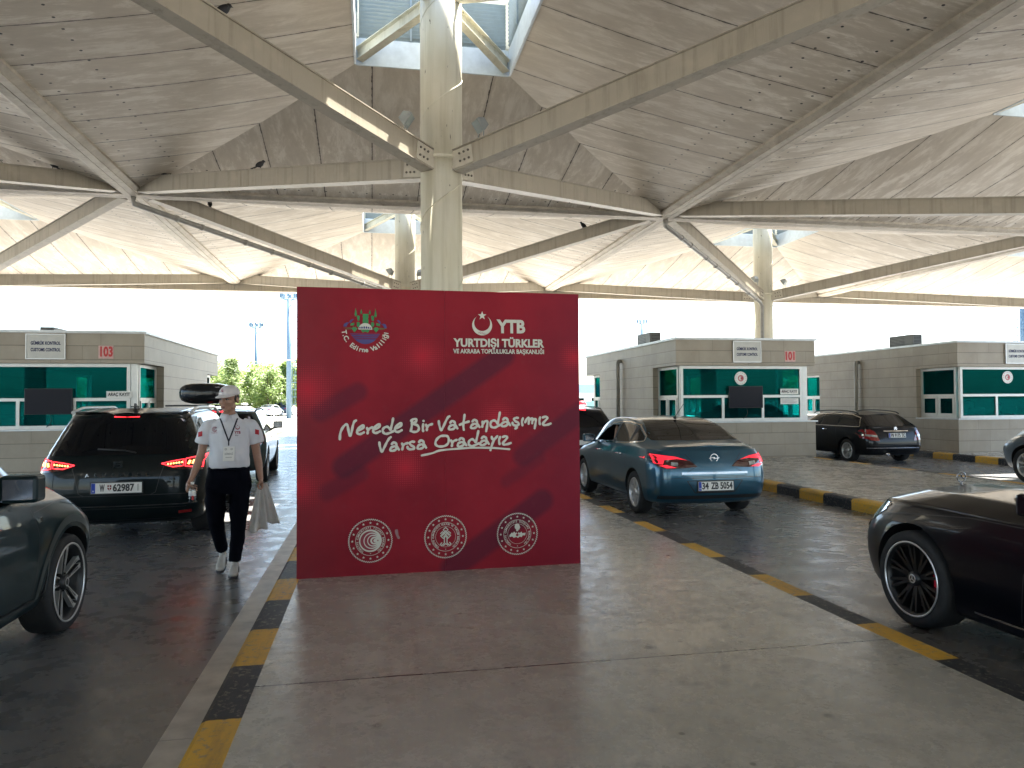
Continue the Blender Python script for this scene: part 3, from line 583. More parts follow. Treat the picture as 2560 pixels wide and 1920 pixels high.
def c2(m, c, y):
    annul(m, c, .090, .0925, y)
    w_ = .0042
    for k, pts in enumerate(([(-.045,.01),(0,.055),(.045,.01),(.02,-.015),(0,.005),(-.02,-.015),(-.045,.01)], [(0,.0845),(.022,.0625),(-.03,.012)], [(0,.0845),(-.022,.0625),(.03,.012)], [(-.045,.03),(-.028,.047),(.018,.0)], [(.045,.03),(.028,.047),(-.018,.0)], [(-.012,-.005),(-.012,-.055),(-.035,-.078),(-.048,-.065),(-.035,-.052)], [(.012,-.005),(.012,-.055),(.035,-.078),(.048,-.065),(.035,-.052)], [(-.02,-.078),(0,-.06),(.02,-.078)])):
        for a, b in zip(pts[:-1], pts[1:]): ribbon(m, [(c[0]+a[0], c[1]+a[1]), (c[0]+b[0], c[1]+b[1])], w_, y-.0004*k, False)
def c3(m, c, y):
    annul(m, c, .090, .0925, y)
    poly(m, [(c[0]+a*.9, c[1]+b+.012) for a, b in ((-.022,.075),(-.005,.083),(.016,.078),(.024,.06),(.030,.045),(.024,.040),(.022,.028),(.010,.024),(.008,.012),(-.012,.012),(-.014,.03),(-.027,.042),(-.028,.06))], y)
    sp = [(-.075,-.01),(-.05,.016),(-.045,.005),(-.03,.022),(-.02,.008),(-.008,.012),(0,.0),(.012,.014),(.022,.006),(.04,.018),(.045,.004),(.078,.006),(.072,-.018),(.05,-.016),(.04,-.032),(.022,-.026),(.005,-.038),(-.012,-.028),(-.035,-.036),(-.05,-.022),(-.074,-.028)]
    poly(m, [(c[0]+a, c[1]+b) for a, b in sp], y)
seal((.628, .304), 'TÜRKİYE CUMHURİYETİ TİCARET BAKANLIĞI', c1)
seal((1.295, .309), 'TÜRKİYE CUMHURİYETİ KÜLTÜR VE TURİZM BAKANLIĞI', c2)
seal((1.960, .306), 'TÜRKİYE CUMHURİYETİ İÇİŞLERİ BAKANLIĞI', c3)
m = MB(); disc(m, (1.958, .296), .013, -.0135, 20); star(m, (1.978, .296), .006, -.014)
m.build('seal_crescent', BK, bn)
m = MB(); ribbon(m, [(.852, .385), (.858, .35), (.875, .318)], .010, -.0122, True); ribbon(m, [(.862, .39), (.868, .35), (.872, .33)], .005, -.0127); m.build('scuff_mark', flat('scuff', (.32, .16, .17), .6), bn)
# ------------------------------------------------------------------ customs booths
def clad_mat():
    t = NT('stone_cladding'); c = t.coord('Object'); x, y, z = t.sep(c); g = t.n('NewGeometry'); nx, ny, nz = t.sep(g.outputs['Normal'])
    side = t.math('GREATER_THAN', t.math('ABSOLUTE', nx), .5); u = t.math('ADD', t.math('MULTIPLY', side, t.math('ADD', y, .33)), t.math('MULTIPLY', t.math('SUBTRACT', 1, side), x))
    zc = t.math('DIVIDE', t.math('SUBTRACT', z, .20), .31); row = t.math('FLOOR', zc)
    zf = t.math('PINGPONG', zc, .5); wn = t.n('TexWhiteNoise', noise_dimensions='1D'); t.l(row, wn.inputs['W'])
    uc = t.math('ADD', t.math('DIVIDE', u, 1.02), t.math('MULTIPLY', t.math('GREATER_THAN', t.math('FRACT', t.math('DIVIDE', row, 3)), .6), .37)); uf = t.math('PINGPONG', uc, .5)
    jz = t.math('LESS_THAN', zf, .022); ju = t.math('LESS_THAN', uf, .005)
    wn2 = t.n('TexWhiteNoise', noise_dimensions='2D'); cb = t.n('CombineXYZ'); t.l(row, cb.inputs[0]); t.l(t.math('FLOOR', uc), cb.inputs[1]); t.l(cb.outputs[0], wn2.inputs['Vector'])
    n1 = t.noise(c, 1.6, 7, .65); n2 = t.noise(t.coord('Object', (3.5, 3.5, .5)), 1.5, 6, .7); n3 = t.noise(c, 22, 4, .6)
    a = t.mix(t.ramp(n1, .3, .7), (.32, .275, .215), (.41, .36, .29)); a = t.mix(t.math('MULTIPLY', wn2.outputs[0], .25), a, (.235, .195, .148))
    a = t.mix(t.math('MULTIPLY', t.ramp(n2, .52, .72), .35), a, (.40, .355, .30)); a = t.mix(t.math('MULTIPLY', t.ramp(n3, .62, .72), .25), a, (.27, .23, .18))
    a = t.mix(t.math('MULTIPLY', jz, .7), a, (.10, .085, .07)); a = t.mix(t.math('MULTIPLY', ju, .55), a, (.15, .13, .10))
    t.set(a, .5); t.bump(t.math('MULTIPLY', t.math('MAXIMUM', jz, ju), -1), .5, .01); return t.m
CLAD = clad_mat()
def glass_mat(name, tint, refl, dcol=(.5,.5,.5), dk=0.):
    t = NT(name); t.t.nodes.remove(t.b); tr = t.n('BsdfTransparent'); tr.inputs[0].default_value = (*tint, 1); body = t.n('BsdfDiffuse'); body.inputs[0].default_value = (*dcol, 1); m0 = t.n('MixShader'); m0.inputs[0].default_value = dk; t.l(tr.outputs[0], m0.inputs[1]); t.l(body.outputs[0], m0.inputs[2]); gl = t.n('BsdfGlossy'); gl.inputs['Roughness'].default_value = .01
    fr = t.n('Fresnel'); fr.inputs[0].default_value = 1.5; mx = t.n('MixShader'); t.l(t.math('MULTIPLY', t.math('ADD', t.math('MULTIPLY', fr.outputs[0], .8), refl), t.math('SUBTRACT', 1, t.n('NewGeometry').outputs['Backfacing'])), mx.inputs[0]); t.l(m0.outputs[0], mx.inputs[1]); t.l(gl.outputs[0], mx.inputs[2]); t.l(mx.outputs[0], t.out.inputs[0]); return t.m
TEAL = glass_mat('teal_glass', (.08, .58, .58), .035, (.010, .10, .115), .15)
INNER = flat('interior_wall', (.20, .24, .23), .7); DESK = flat('desk_laminate', (.10, .11, .12), .5)
CAP = flat('roof_flashing', (.50, .51, .52), .4, .4, var=.1)
WFR = flat('window_frame', (.66, .66, .64), .4, .2, var=.05)
def window(parent, o, ax, w_, z0, z1, trans, mull, sliding=False, ins=.05):
    """framed glazing in the plane (o, ax) from z0 to z1: transom at z=trans, lower mullions at mull"""
    o = Vector(o); ax = Vector(ax); n = Vector((ax.y, -ax.x, 0)); m = MB(); f = .075
    def bx(u0, u1, a, b, d=.06, off=0.): m.obox(o+ax*((u0+u1)/2)+n*off+Vector((0,0,(a+b)/2)), ax, n, (0,0,1), (u1-u0, d, b-a))
    bx(0, w_, z1-f, z1); bx(0, w_, z0, z0+f); bx(0, f, z0+f, z1-f); bx(w_-f, w_, z0+f, z1-f); bx(f, w_-f, trans-.035, trans+.035)
    cells = [(f, w_-f, trans+.035, z1-f)]; e = [f]+[q for mm in mull for q in (mm-.035, mm+.035)]+[w_-f]
    for mm in mull: bx(mm-.035, mm+.035, z0+f, trans-.035)
    for i in range(0, len(e), 2): cells.append((e[i], e[i+1], z0+f, trans-.035))
    if sliding:
        for i, (u0, u1, a, b) in enumerate(cells[1:]):
            d = .03*i
            for q in ((u0, u1, b-.05, b-.001), (u0, u1, a+.001, a+.06), (u0, u0+.05, a+.06, b-.05), (u1-.05, u1, a+.06, b-.05)): bx(q[0]+.001, q[1]-.001, q[2], q[3], .035, .032)
    fr = m.build('window', WFR, parent)
    for u0, u1, a, b in cells:
        p = MB(); p.obox(o+ax*((u0+u1)/2)+Vector((0,0,(a+b)/2)), ax, n, (0,0,1), (u1-u0, .006, b-a)); p.build('pane', TEAL, fr)
def make_booth(x0, y0, label, pipe=True, part=(1.4,1.5), closed=False):
    t = empty('customs_booth', label, 'booth', (x0, y0, 0), 0, 'customs booths under the canopy')
    W_, D = 3.97, 8.1; m = MB(); zb, zs, zf, zt = KH-.02, 1.10, 2.60, 3.27
    m.box((0, 0, zb), (W_, .22, zs)); m.box((0, .22, zb), (.22, D-.3, zs)); m.box((W_-.22, .22, zb), (W_, D-.3, zs)); m.box((.22, D-.52, zb), (W_-.22, D-.3, zs))
    for a in (0, W_-.22): m.box((a, 1.60, zs), (a+.22, 6.48, zf))
    m.box((0, 0, zf), (W_, .25, zt)); m.box((0, .25, zf), (.25, D, zt)); m.box((W_-.25, .25, zf), (W_, D, zt)); m.box((.25, D-.25, zf), (W_-.25, D, zt))
    m.build('wall', CLAD, t)
    m = MB(); m.box((-.05, -.05, zt), (W_+.05, .30, zt+.06)); m.box((-.05, .30, zt), (.3, D+.05, zt+.06)); m.box((W_-.3, .30, zt), (W_+.05, D+.05, zt+.06)); m.box((.3, D-.3, zt), (W_-.3, D+.05, zt+.06)); m.box((.25, .25, zt-.12), (W_-.25, D-.25, zt-.004)); m.build('roof', CAP, t)
    m = MB(); m.box((.251, .251, zf+.02), (W_-.251, D-.251, zf+.08)); m.box((.221, .221, zb+.02), (W_-.221, D-.521, zb+.04)); m.box((part[0], 4.9, zb+.05), (W_-part[1], 5.0, zf));  # last box: partition added to block light from the rear windows
    if closed: m.box((W_-.36, .3, zs), (W_-.31, 1.55, zf-.01)); m.box((.26, 7.0, zb+.05), (W_-.26, 7.05, zf-.01))  # panels added to block the bright view through the glass
    
    m.build('ceiling_floor_baffles', INNER, t)
    m = MB(); m.box((-.04, -.05, zs), (W_+.04, .225, zs+.035)); m.box((-.04, .225, zs), (.225, 1.598, zs+.035)); m.box((W_-.225, .225, zs), (W_+.04, 1.598, zs+.035)); m.build('sill', CAP, t)
    z0, z1, tr = zs+.037, zf-.005, 1.79
    window(t, (.16, .12, 0), (1,0,0), 3.49, z0, z1, tr, (1.19, 2.33))
    window(t, (.18, 1.595, 0), (0,-1,0), 1.36, z0, z1, tr, (.68,), True)
    window(t, (W_-.20, .235, 0), (0,1,0), 1.36, z0, z1, tr, (.68,), True)
    for a, b in ((.15, .205), (3.66, W_-.17)): m = MB(); m.box((a, .10, z0), (b, .16, z1)); m.build('corner_post', WFR, t)
    window(t, (W_-.16, D-.42, 0), (-1,0,0), W_-.32, z0, z1, tr, (1.2, 2.4))
    window(t, (.18, D-.5, 0), (0,-1,0), 1.11, z0, z1, tr, (.55,), True); window(t, (W_-.18, D-1.61, 0), (0,1,0), 1.11, z0, z1, tr, (.55,), True)
    m = MB(); m.box((.3, .35, .9), (W_-.3, .95, .94)); m.box((.35, .4, zb+.05), (.4, .9, .9)); m.box((W_-.4, .4, zb+.05), (W_-.35, .9, .9))
    for x in (.8, 2.9): m.box((x, .62, 1.05), (x+.5, .65, 1.38)); m.box((x+.22, .60, .945), (x+.28, .67, 1.05))
    m.box((1.6, 1.3, .5), (2.1, 1.4, 1.42)); m.box((1.6, 1.0, .55), (2.1, 1.3, .62)); m.box((1.83, 1.1, zb+.05), (1.88, 1.15, .55))
    m.box((2.7, 3.0, .3), (3.3, 3.5, 1.6)); m.build('desk', DESK, t)
    if pipe:
        m = MB(); m.tube([(.02, 4.25, 2.93), (-.10, 4.25, 2.93), (-.115, 4.25, 2.90), (-.115, 4.25, KH)], .06, 12)
        for z in (.8, 1.7, 2.45): m.tube([(-.115, 4.25, z), (-.115, 4.25, z+.03)], .068, 12)
        m.build('downpipe', PIPE, t)
    return t
B101 = make_booth(7.74, 17.9, 'stone clad customs booth 101 beside the blue sedan')
B102 = make_booth(-.65, 17.9, 'unseen stone clad customs booth on the same pavement as the red banner, directly behind it')  # hidden booth at the booth spacing, added to darken car reflections and pavement
B103 = make_booth(-9.02, 17.9, 'stone clad customs booth 103 at left behind the black minivan', False, (1.2, 1.7))
B100 = make_booth(16.13, 17.9, 'stone clad customs booth at right edge behind the black estate car', True, (.26,.26), True)
SIGNB = flat('sign_board', (.44, .43, .40), .4, .2, var=.05); INKB = flat('navy_letters', (.02, .025, .09), .5); REDL = flat('red_digits', (.55, .035, .04), .5, var=.3, scale=30); PINK = flat('number_plate_panel', (.62, .40, .37), .55, var=.12, scale=14)
def board(x, y, where):
    t = empty('sign_board', 'grey bilingual customs control sign on the fascia of '+where, 'sign', (x, y, 2.965), 0, 'customs control signs')
    m = MB(); m.box((-.385, -.035, -.265), (.385, -.002, .265)); m.build('board', SIGNB, t)
    m = MB()
    for a, b in (((-.40,-.045,-.28), (.40,-.002,-.266)), ((-.40,-.045,.266), (.40,-.002,.28)), ((-.40,-.045,-.265), (-.386,-.002,.265)), ((.386,-.045,-.265), (.40,-.002,.265))): m.box(a, b)
    m.build('frame', ALU, t)
    text('lettering', 'GÜMRÜK KONTROL', INKB, t, (0, -.037, .07), .10, fit=.60, bold=.004); text('lettering', 'CUSTOMS CONTROL', INKB, t, (0, -.037, -.075), .10, fit=.60, bold=.004)
def number(x, y, s_):
    t = empty('number_sign', 'pink panel with red number %s on the booth fascia' % s_, 'sign', (x, y, 2.85), 0, 'booth number signs')
    m = MB(); m.box((-.155, -.012, -.145), (.155, -.002, .145)); m.build('panel', PINK, t); text('lettering', s_, REDL, t, (0, -.015, 0), .30, fit=.26, bold=.012)
def screen(x, y, z, where):
    t = empty('display_screen', 'black flat display screen hanging in front of the glass of '+where, 'screen', (x, y, z), 0, 'booth display screens')
    m = MB(); m.box((-.485, -.05, -.29), (.485, 0, .29)); m.build('casing', BLACK, t, bevel=.008); m = MB(); m.box((-.47, -.053, -.275), (.47, -.051, .275)); m.build('screen_glass', SCREEN, t)
    m = MB(); m.tube([(.03, -.02, -.29), (.05, -.02, -.42), (.02, -.01, -.5), (-.06, 0, -.57)], .007, 6); m.box((-.1, .002, -.1), (.1, .06, .1)); m.build('bracket', BLACK, t)
def notice(x, y, z, w_, h, lines, lab):
    t = empty('notice', lab, 'notice', (x, y, z)); m = MB(); m.box((-w_/2, -.006, -h/2), (w_/2, -.003, h/2)); m.build('paper', WHITE, t)
    return t
DKI = flat('dark_ink', (.03, .03, .035), .6)
board(9.725, 17.9, 'booth 101'); board(-7.07, 17.9, 'booth 103'); board(18.08, 17.9, 'the booth at the right edge')
number(10.98, 17.9, '101'); number(-5.85, 17.9, '103')
screen(9.715, 17.98, 1.77, 'booth 101'); screen(-7.03, 17.98, 1.75, 'booth 103')
for x, z, lab in ((11.0, 1.915, 'paper reading araç kayıt in the window of booth 101, above the fine print notice'), (-5.6, 1.90, 'paper reading araç kayıt in the window of booth 103, behind the minivan')):
    t = notice(x, 17.985, z, .53, .15, 1, lab); text('lettering', 'ARAÇ KAYIT', DKI, t, (0, -.0075, 0), .10, fit=.46, bold=.003)
t = notice(11.0, 17.985, 1.655, .53, .16, 1, 'small white notice with fine print below the sliding transom of booth 101')
m = MB()
for i in range(5): m.box((-.23, -.009, .055-i*.026), (.23-.05*(i % 3), -.0075, .062-i*.026))
m.build('fine_print', flat('grey_ink', (.25, .25, .25), .6), t)
REDI = flat('seal_red', (.45, .04, .05), .5)
for x, z, where in ((9.61, 2.27, 'booth 101'), (17.87, 2.30, 'the right hand booth')):
    t = empty('round_seal_sticker', 'round white ministry sticker with red centre on the window of '+where, 'sticker', (x, 18.015, z), 0, 'ministry stickers'); m = MB(); disc(m, (0, 0), .178, -.008); m.build('disc', WHITE, t)
    m = MB()
    for i in range(16): a = 2*math.pi*i/16; star(m, (.145*math.cos(a), .145*math.sin(a)), .014, -.010)
    disc(m, (0, 0), .085, -.010); m.build('emblem', REDI, t)
    m = MB(); annul(m, (0, 0), .066, .070, -.012); crescent(m, (-.006, 0), .05, (.006, 0), .042, -.012); crescent(m, (.002, 0), .034, (.012, 0), .027, -.0125); m.build('emblem_lines', WHITE, t)
def ac(x, y, z, lab):
    t = empty('air_conditioner', lab, 'air conditioner', (x, y, z), 0, 'rooftop air conditioners'); g_ = flat('ac_housing', (.13, .13, .125), .5); m = MB(); m.box((0, 0, .03), (.34, 1.05, .36)); m.box((.03, .1, 0), (.31, .16, .03)); m.box((.03, .9, 0), (.31, .96, .03)); m.build('housing', g_, t, bevel=.01)
    m = MB(); n_ = MB()
    for i in range(6): m.box((-.008, .35, .07+i*.045), (-.001, 1.0, .09+i*.045))
    for i in range(6): n_.box((.05, -.008, .07+i*.045), (.29, -.001, .09+i*.045))
    m.build('grille', BLACK, t); n_.build('grille', BLACK, t)
ac(8.0, 20.35, 3.335, 'grey air conditioner on the roof edge of booth 101'); ac(16.4, 19.95, 3.335, 'grey air conditioner on the roof of the right hand booth'); ac(-8.45, 21.0, 3.335, 'low dark air conditioner on the roof of booth 103')
# ------------------------------------------------------------------ vehicles
import numpy as np
def bspl(n, deg, m):           # m x n matrix of clamped uniform B-spline basis values
    kn = np.concatenate([np.zeros(deg), np.linspace(0, 1, n-deg+1), np.ones(deg)]); ts = np.linspace(0, 1, m); ts[-1] = 1-1e-9
    B = np.array([[1. if kn[i] <= t < kn[i+1] else 0. for i in range(n+deg)] for t in ts])
    for d in range(1, deg+1):
        N = np.zeros((m, n+deg-d))
        for i in range(n+deg-d):
            a = kn[i+d]-kn[i]; b = kn[i+d+1]-kn[i+1]
            if a > 0: N[:, i] += (ts-kn[i])/a*B[:, i]
            if b > 0: N[:, i] += (kn[i+d+1]-ts)/b*B[:, i+1]
        B = N
    return B
def itp(v, y):
    if not hasattr(v, '__len__'): return v
    return float(np.interp(y, [p[0] for p in v], [p[1] for p in v]))
def car_net(ys, lines):
    net = []
    for l in lines:
        yr, yf, rr, rf = l['yr'], l['yf'], l.get('rr', .32), l.get('rf', .55); row = []
        def P(fx, y): row.append((fx*itp(l['w'], y), y, itp(l['z'], y)))
        P(0, yr); P(.58, yr+.05*rr); P(.90, yr+.26*rr); P(1, yr+rr)
        lo, hi = yr+rr, yf-rf
        for i, y in enumerate(ys): P(1, min(max(y, lo+.05*(i+1)), hi-.05*(len(ys)-i)))
        P(1, yf-rf); P(.88, yf-.30*rf); P(.55, yf-.07*rf); P(0, yf)
        net.append(row)
    A = np.array(net); lp = lambda a, b, k: a+(b-a)*k
    return np.array([A[0], A[1], A[2], A[3], A[4], lp(A[4], A[5], .72), A[5], lp(A[5], A[6], .16), lp(A[5], A[6], .55)*np.array([1.012, 1, 1]), lp(A[5], A[6], .88)*np.array([1.006, 1, 1]), A[6], lp(A[6], A[7], .14), A[7]])
def loft_car(net, nu=96, nv=44):
    A = bspl(net.shape[0], 2, nv); B = bspl(net.shape[1], 2, nu)
    G = np.einsum('aj,bi,jic->bac', A, B, net); v = []; f = []
    for sgn in (1, -1):
        o = len(v)
        for i in range(nu):
            for j in range(nv): v.append((sgn*G[i, j, 0], G[i, j, 1], G[i, j, 2]))
        for i in range(nu-1):
            for j in range(nv-1):
                q = (o+i*nv+j, o+(i+1)*nv+j, o+(i+1)*nv+j+1, o+i*nv+j+1); f.append(q if sgn > 0 else q[::-1])
    bm = bmesh.new(); vs = [bm.verts.new(p) for p in v]
    for q in f:
        try: bm.faces.new([vs[k] for k in q])
        except ValueError: pass
    bmesh.ops.remove_doubles(bm, verts=bm.verts, dist=2e-4); bmesh.ops.dissolve_degenerate(bm, edges=bm.edges, dist=1e-5); bmesh.ops.recalc_face_normals(bm, faces=bm.faces)
    return bm
def sharpen(me, ang=38):
    bm = bmesh.new(); bm.from_mesh(me)
    for e in bm.edges: e.smooth = not (len(e.link_faces) == 2 and e.calc_face_angle(0) > R(ang))
    for fc in bm.faces: fc.smooth = True
    bm.to_mesh(me); bm.free()
def cut(obj, cutters):
    for c in cutters:
        md = obj.modifiers.new('cut', 'BOOLEAN'); md.operation = 'DIFFERENCE'; md.solver = 'EXACT'; md.object = c
    bpy.context.view_layer.update(); me = bpy.data.meshes.new_from_object(obj.evaluated_get(bpy.context.evaluated_depsgraph_get()))
    obj.modifiers.clear(); old = obj.data; obj.data = me
    for c in cutters: d = c.data; bpy.data.objects.remove(c); bpy.data.meshes.remove(d)
class Car:
    def __init__(s, name, label, loc, rz, ys, lines, mats, wheels, group=None, simple=False, holes=()):
        s.t = empty(name, label, 'car', loc, rz, group); bm = loft_car(car_net(ys, lines), 60 if simple else 96, 32 if simple else 44)
        s.bvh = BVHTree.FromBMesh(bm); me = bpy.data.meshes.new('body'); bm.to_mesh(me); bm.free()
        for m_ in mats: me.materials.append(m_)
        s.body = bpy.data.objects.new('body', me); COL.objects.link(s.body); s.mats = mats
        cs = []
        for (y, r, w_) in wheels:
            for sg in (-1, 1):
                m = MB(); m.lathe([(0, -.2), (r+.055, -.2), (r+.055, .30), (0, .30)], (sg*(w_-.12), y, r), (sg, 0, 0), 36, 1); c = m.build('cutter', list(mats), fix=True); cs.append(c)
        for poly, axis in holes:
            m = MB(); a, b = (-1.4, -.45) if axis == 'L' else (.45, 1.4); m.add([(a, *p) for p in poly]+[(b, *p) for p in poly], [tuple(range(len(poly)))[::-1], tuple(range(len(poly), 2*len(poly)))]+[(i, (i+1) % len(poly), len(poly)+(i+1) % len(poly), len(poly)+i) for i in range(len(poly))], 1); cs.append(m.build('cutter', list(mats), fix=True))
        cut(s.body, cs); sharpen(s.body.data); s.body.parent = s.t
    def hit(s, a, b, axis, off):
        if axis == 'R': o, d = Vector((a, -2, b)), Vector((0, 1, 0))
        elif axis == 'F': o, d = Vector((a, 8, b)), Vector((0, -1, 0))
        elif axis == 'L': o, d = Vector((-3, a, b)), Vector((1, 0, 0))
        elif axis == 'S': o, d = Vector((3, a, b)), Vector((-1, 0, 0))
        else: o, d = Vector((a, b, 4)), Vector((0, 0, -1))
        h, n, i, dist = s.bvh.ray_cast(o, d)
        if h is None:
            h, n, i, dist = s.bvh.find_nearest(o+d*2.2); 
        if n.dot(d) > 0: n = -n
        return h+n*off
    def decal(s, name, poly, axis, mat, off=.004, grid=.055, rnd=0, parent=None, mirror=False, thick=0):
        for _ in range(rnd):
            q = []
            for i in range(len(poly)):
                a, b = poly[i], poly[(i+1) % len(poly)]; q += [(a[0]*.75+b[0]*.25, a[1]*.75+b[1]*.25), (a[0]*.25+b[0]*.75, a[1]*.25+b[1]*.75)]
            poly = q
        bm = bmesh.new(); vs = [bm.verts.new((p[0], p[1], 0)) for p in poly]; bm.faces.new(vs)
        for k in (0, 1):
            lo, hi = min(p[k] for p in poly), max(p[k] for p in poly); n = max(1, int((hi-lo)/grid))
            for i in range(1, n):
                no = [0, 0, 0]; no[k] = 1; co = [0, 0, 0]; co[k] = lo+(hi-lo)*i/n
                bmesh.ops.bisect_plane(bm, geom=bm.verts[:]+bm.edges[:]+bm.faces[:], plane_co=co, plane_no=no)
        for v in bm.verts: v.co = s.hit(v.co.x, v.co.y, axis, off)
        for fc in bm.faces: fc.smooth = True
        me = bpy.data.meshes.new(name); bm.to_mesh(me); bm.free(); me.materials.append(mat)
        o = bpy.data.objects.new(name, me); COL.objects.link(o); o.parent = parent or s.t; out = [o]
        if mirror:
            if axis in 'RFT': out += s.decal(name, [(-p[0], p[1]) for p in poly][::-1], axis, mat, off, grid, 0, parent)
            else: out += s.decal(name, poly, 'S' if axis == 'L' else 'L', mat, off, grid, 0, parent)
        return out
    def strip(s, pts, axis, w_, off, mb, m_=0, close=False, step=.05):
        P = [Vector((*p, 0)) for p in pts]; Q = []
        if close: P.append(P[0])
        for a, b in zip(P[:-1], P[1:]):
            n = max(1, int((b-a).length/step)); Q += [a.lerp(b, i/n) for i in range(n)]
        Q.append(P[-1]); vs = []
        for i, p in enumerate(Q):
            d = (Q[min(i+1, len(Q)-1)]-Q[max(i-1, 0)]).normalized(); n = Vector((-d.y, d.x, 0))*w_/2
            vs += [s.hit(p.x+n.x, p.y+n.y, axis, off), s.hit(p.x-n.x, p.y-n.y, axis, off)]
        mb.add(vs, [(2*i, 2*i+1, 2*i+3, 2*i+2) for i in range(len(Q)-1)], m_, True)
    def seams(s, paths, name='panel_gap', w_=.007):
        for pts, axis in paths: m = MB(); s.strip(pts, axis, w_, .0015, m); m.build(name, BLACK, s.body)
    def wheel(s, y, r, half, style, width=.22, rimr=None, mats=None):
        rimr = rimr or r*.70
        for sg in (-1, 1):
            m = MB(); hw = width/2; c = (sg*(half-hw+.005), y, r); X = (sg, 0, 0)
            m.lathe([(rimr, -hw+.01), (r*.93, -hw), (r*.985, -hw+.02), (r, -hw+.05), (r, hw-.05), (r*.985, hw-.02), (r*.93, hw), (rimr+.012, hw-.006), (rimr, hw-.02)], c, X, 40)
            w_ = m.build('wheel', RUBBER, s.t); rm = MB(); MT = mats or [ALU, BLACK]
            rm.lathe([(rimr, hw-.019), (rimr-.006, hw-.008), (rimr-.018, hw-.010), (rimr-.03, hw-.05), (rimr-.03, -hw+.02), (.02, -hw+.03)], c, X, 40, 1 if style in ('black', 'double') else 0)
            rm.lathe([(rimr-.035, -.02), (.04, -.015)], c, X, 30, 1)
            if style in ('black', 'double'): rm.lathe([(rimr+.006, hw-.004), (rimr+.004, hw+.001), (rimr-.006, hw+.001), (rimr-.008, hw-.006)], c, X, 48, 0)
            C = Vector(c); U = Vector((0, 1, 0)); V = Vector((0, 0, 1)); ax = Vector(X)
            def spoke(a0, a1, r0, r1, w0, w1, d0, d1, mi):
                p = (U*math.cos(a0)+V*math.sin(a0))*r0; q = (U*math.cos(a1)+V*math.sin(a1))*r1; d = (q-p).normalized(); n = ax.cross(d).normalized()
                vs = [C+p+n*w0/2+ax*d0, C+p-n*w0/2+ax*d0, C+q-n*w1/2+ax*d1, C+q+n*w1/2+ax*d1]; vs += [v-ax*.035 for v in vs]
                rm.add(vs, [(0,1,2,3),(7,6,5,4),(0,4,5,1),(1,5,6,2),(2,6,7,3),(3,7,4,0)], mi)
            e = rimr-.012; ph = .3
            if style == 'seven':
                for k in range(7): a = ph+2*math.pi*k/7; spoke(a, a, .045, e, .05, .115, hw-.035, hw-.03, 0)
            elif style == 'black':
                for k in range(10):
                    a = ph+2*math.pi*k/10; spoke(a-.06, a-.11, .05, e, .024, .018, hw-.05, hw-.02, 1); spoke(a+.06, a+.11, .05, e, .024, .018, hw-.05, hw-.02, 1)
            elif style == 'double':
                for k in range(5):
                    a = math.pi/2+.1+2*math.pi*k/5
                    for q in (-1, 1):
                        spoke(a+q*.30, a+q*.135, .05, e, .026, .034, hw-.055, hw-.026, 1); spoke(a+q*.36, a+q*.185, .075, e, .008, .009, hw-.048, hw-.021, 0); spoke(a+q*.24, a+q*.085, .11, e, .005, .006, hw-.048, hw-.021, 0)
                        spoke(a+q*.15, a+q*.10, e*.86, e, .020, .034, hw-.028, hw-.0195, 0)
            else:
                for k in range(10): a = ph+2*math.pi*k/10+(.1 if k % 2 else -.1); spoke(a, a+(-.05 if k % 2 else .05), .05, e, .032, .034, hw-.045, hw-.025, 0)
            rm.lathe([(.058, hw-.06), (.055, hw-.03), (.035, hw-.022), (0.001, hw-.022)], c, X, 20, 1 if style in ('black', 'double') else 0)
            rm.lathe([(.034, hw-.021), (.030, hw-.0195), (.024, hw-.021)], c, X, 20, 0)
            if style == 'black':
                for k in range(3): a = math.pi/2+2*math.pi*k/3; spoke(a, a, .0, .03, .008, .003, hw-.016, hw-.017, 0)
                a = .25
                rm.add([C+ax*(hw-.075)+(U*math.cos(t_)+V*math.sin(t_))*q for t_ in (-2.75, -2.95, -3.15, -3.35, -3.55) for q in (rimr*.58, rimr-.035)], [(2*i, 2*i+1, 2*i+3, 2*i+2) for i in range(4)], 2)
            rm.build('rim', MT, w_)
    def plate(s, x, z, w_, h, y, rows, tilt=.1, rear=True, eu='', base=None):
        m = MB(); m.box((-w_/2-.012, .002, -h/2-.012), (w_/2+.012, .012, h/2+.012)); fr = m.build('licence_plate', BLACK, s.t); fr.location = (x, y, z); fr.rotation_euler = (-tilt, 0, 0)
        m = MB(); m.box((-w_/2, -.002, -h/2), (w_/2, .0015, h/2)); m.build('plate_face', base or WHITE, fr)
        m = MB(); m.box((-w_/2+.003, -.004, -h/2+.003), (-w_/2+.045, -.0022, h/2-.003)); m.build('plate_band', BLUEP, fr)
        if eu: text('plate_lettering', eu, WHITE, fr, (-w_/2+.024, -.0055, -h*.28), .032)
        for (xx, s_, wd, hh) in rows: text('plate_lettering', s_, DKI, fr, (xx, -.0045, -.002), hh, fit=wd, bold=.004)
        return fr
BLUEP = flat('plate_blue', (.01, .05, .40), .5)
LENS = NT('red_lens').set((.20, .004, .006), .05, 0, 1.).m
LENSD = NT('dark_red_lens').set((.05, .003, .005), .05, 0, 1.).m
GLOW = emit('tail_lamp_glow', (1., .03, .04), .5); GLOWH = emit('tail_lamp_led', (1., .28, .08), 1.0); GLOWD = emit('brake_lamp_glow', (.6, .015, .03), .22)
CLEAR = NT('lamp_glass').set((.42, .45, .47), .05, .6, 1.).m
DKCHROME = flat('dark_chrome', (.25, .25, .26), .15, 1.)
def base_lines(o): return [dict(yr=a[0], yf=a[1], w=a[2], z=a[3], rr=(a[4] if len(a) > 4 else .32), rf=(a[5] if len(a) > 5 else .55)) for a in o]
def poly_off(p, dz): return [(a, b+dz) for a, b in p]

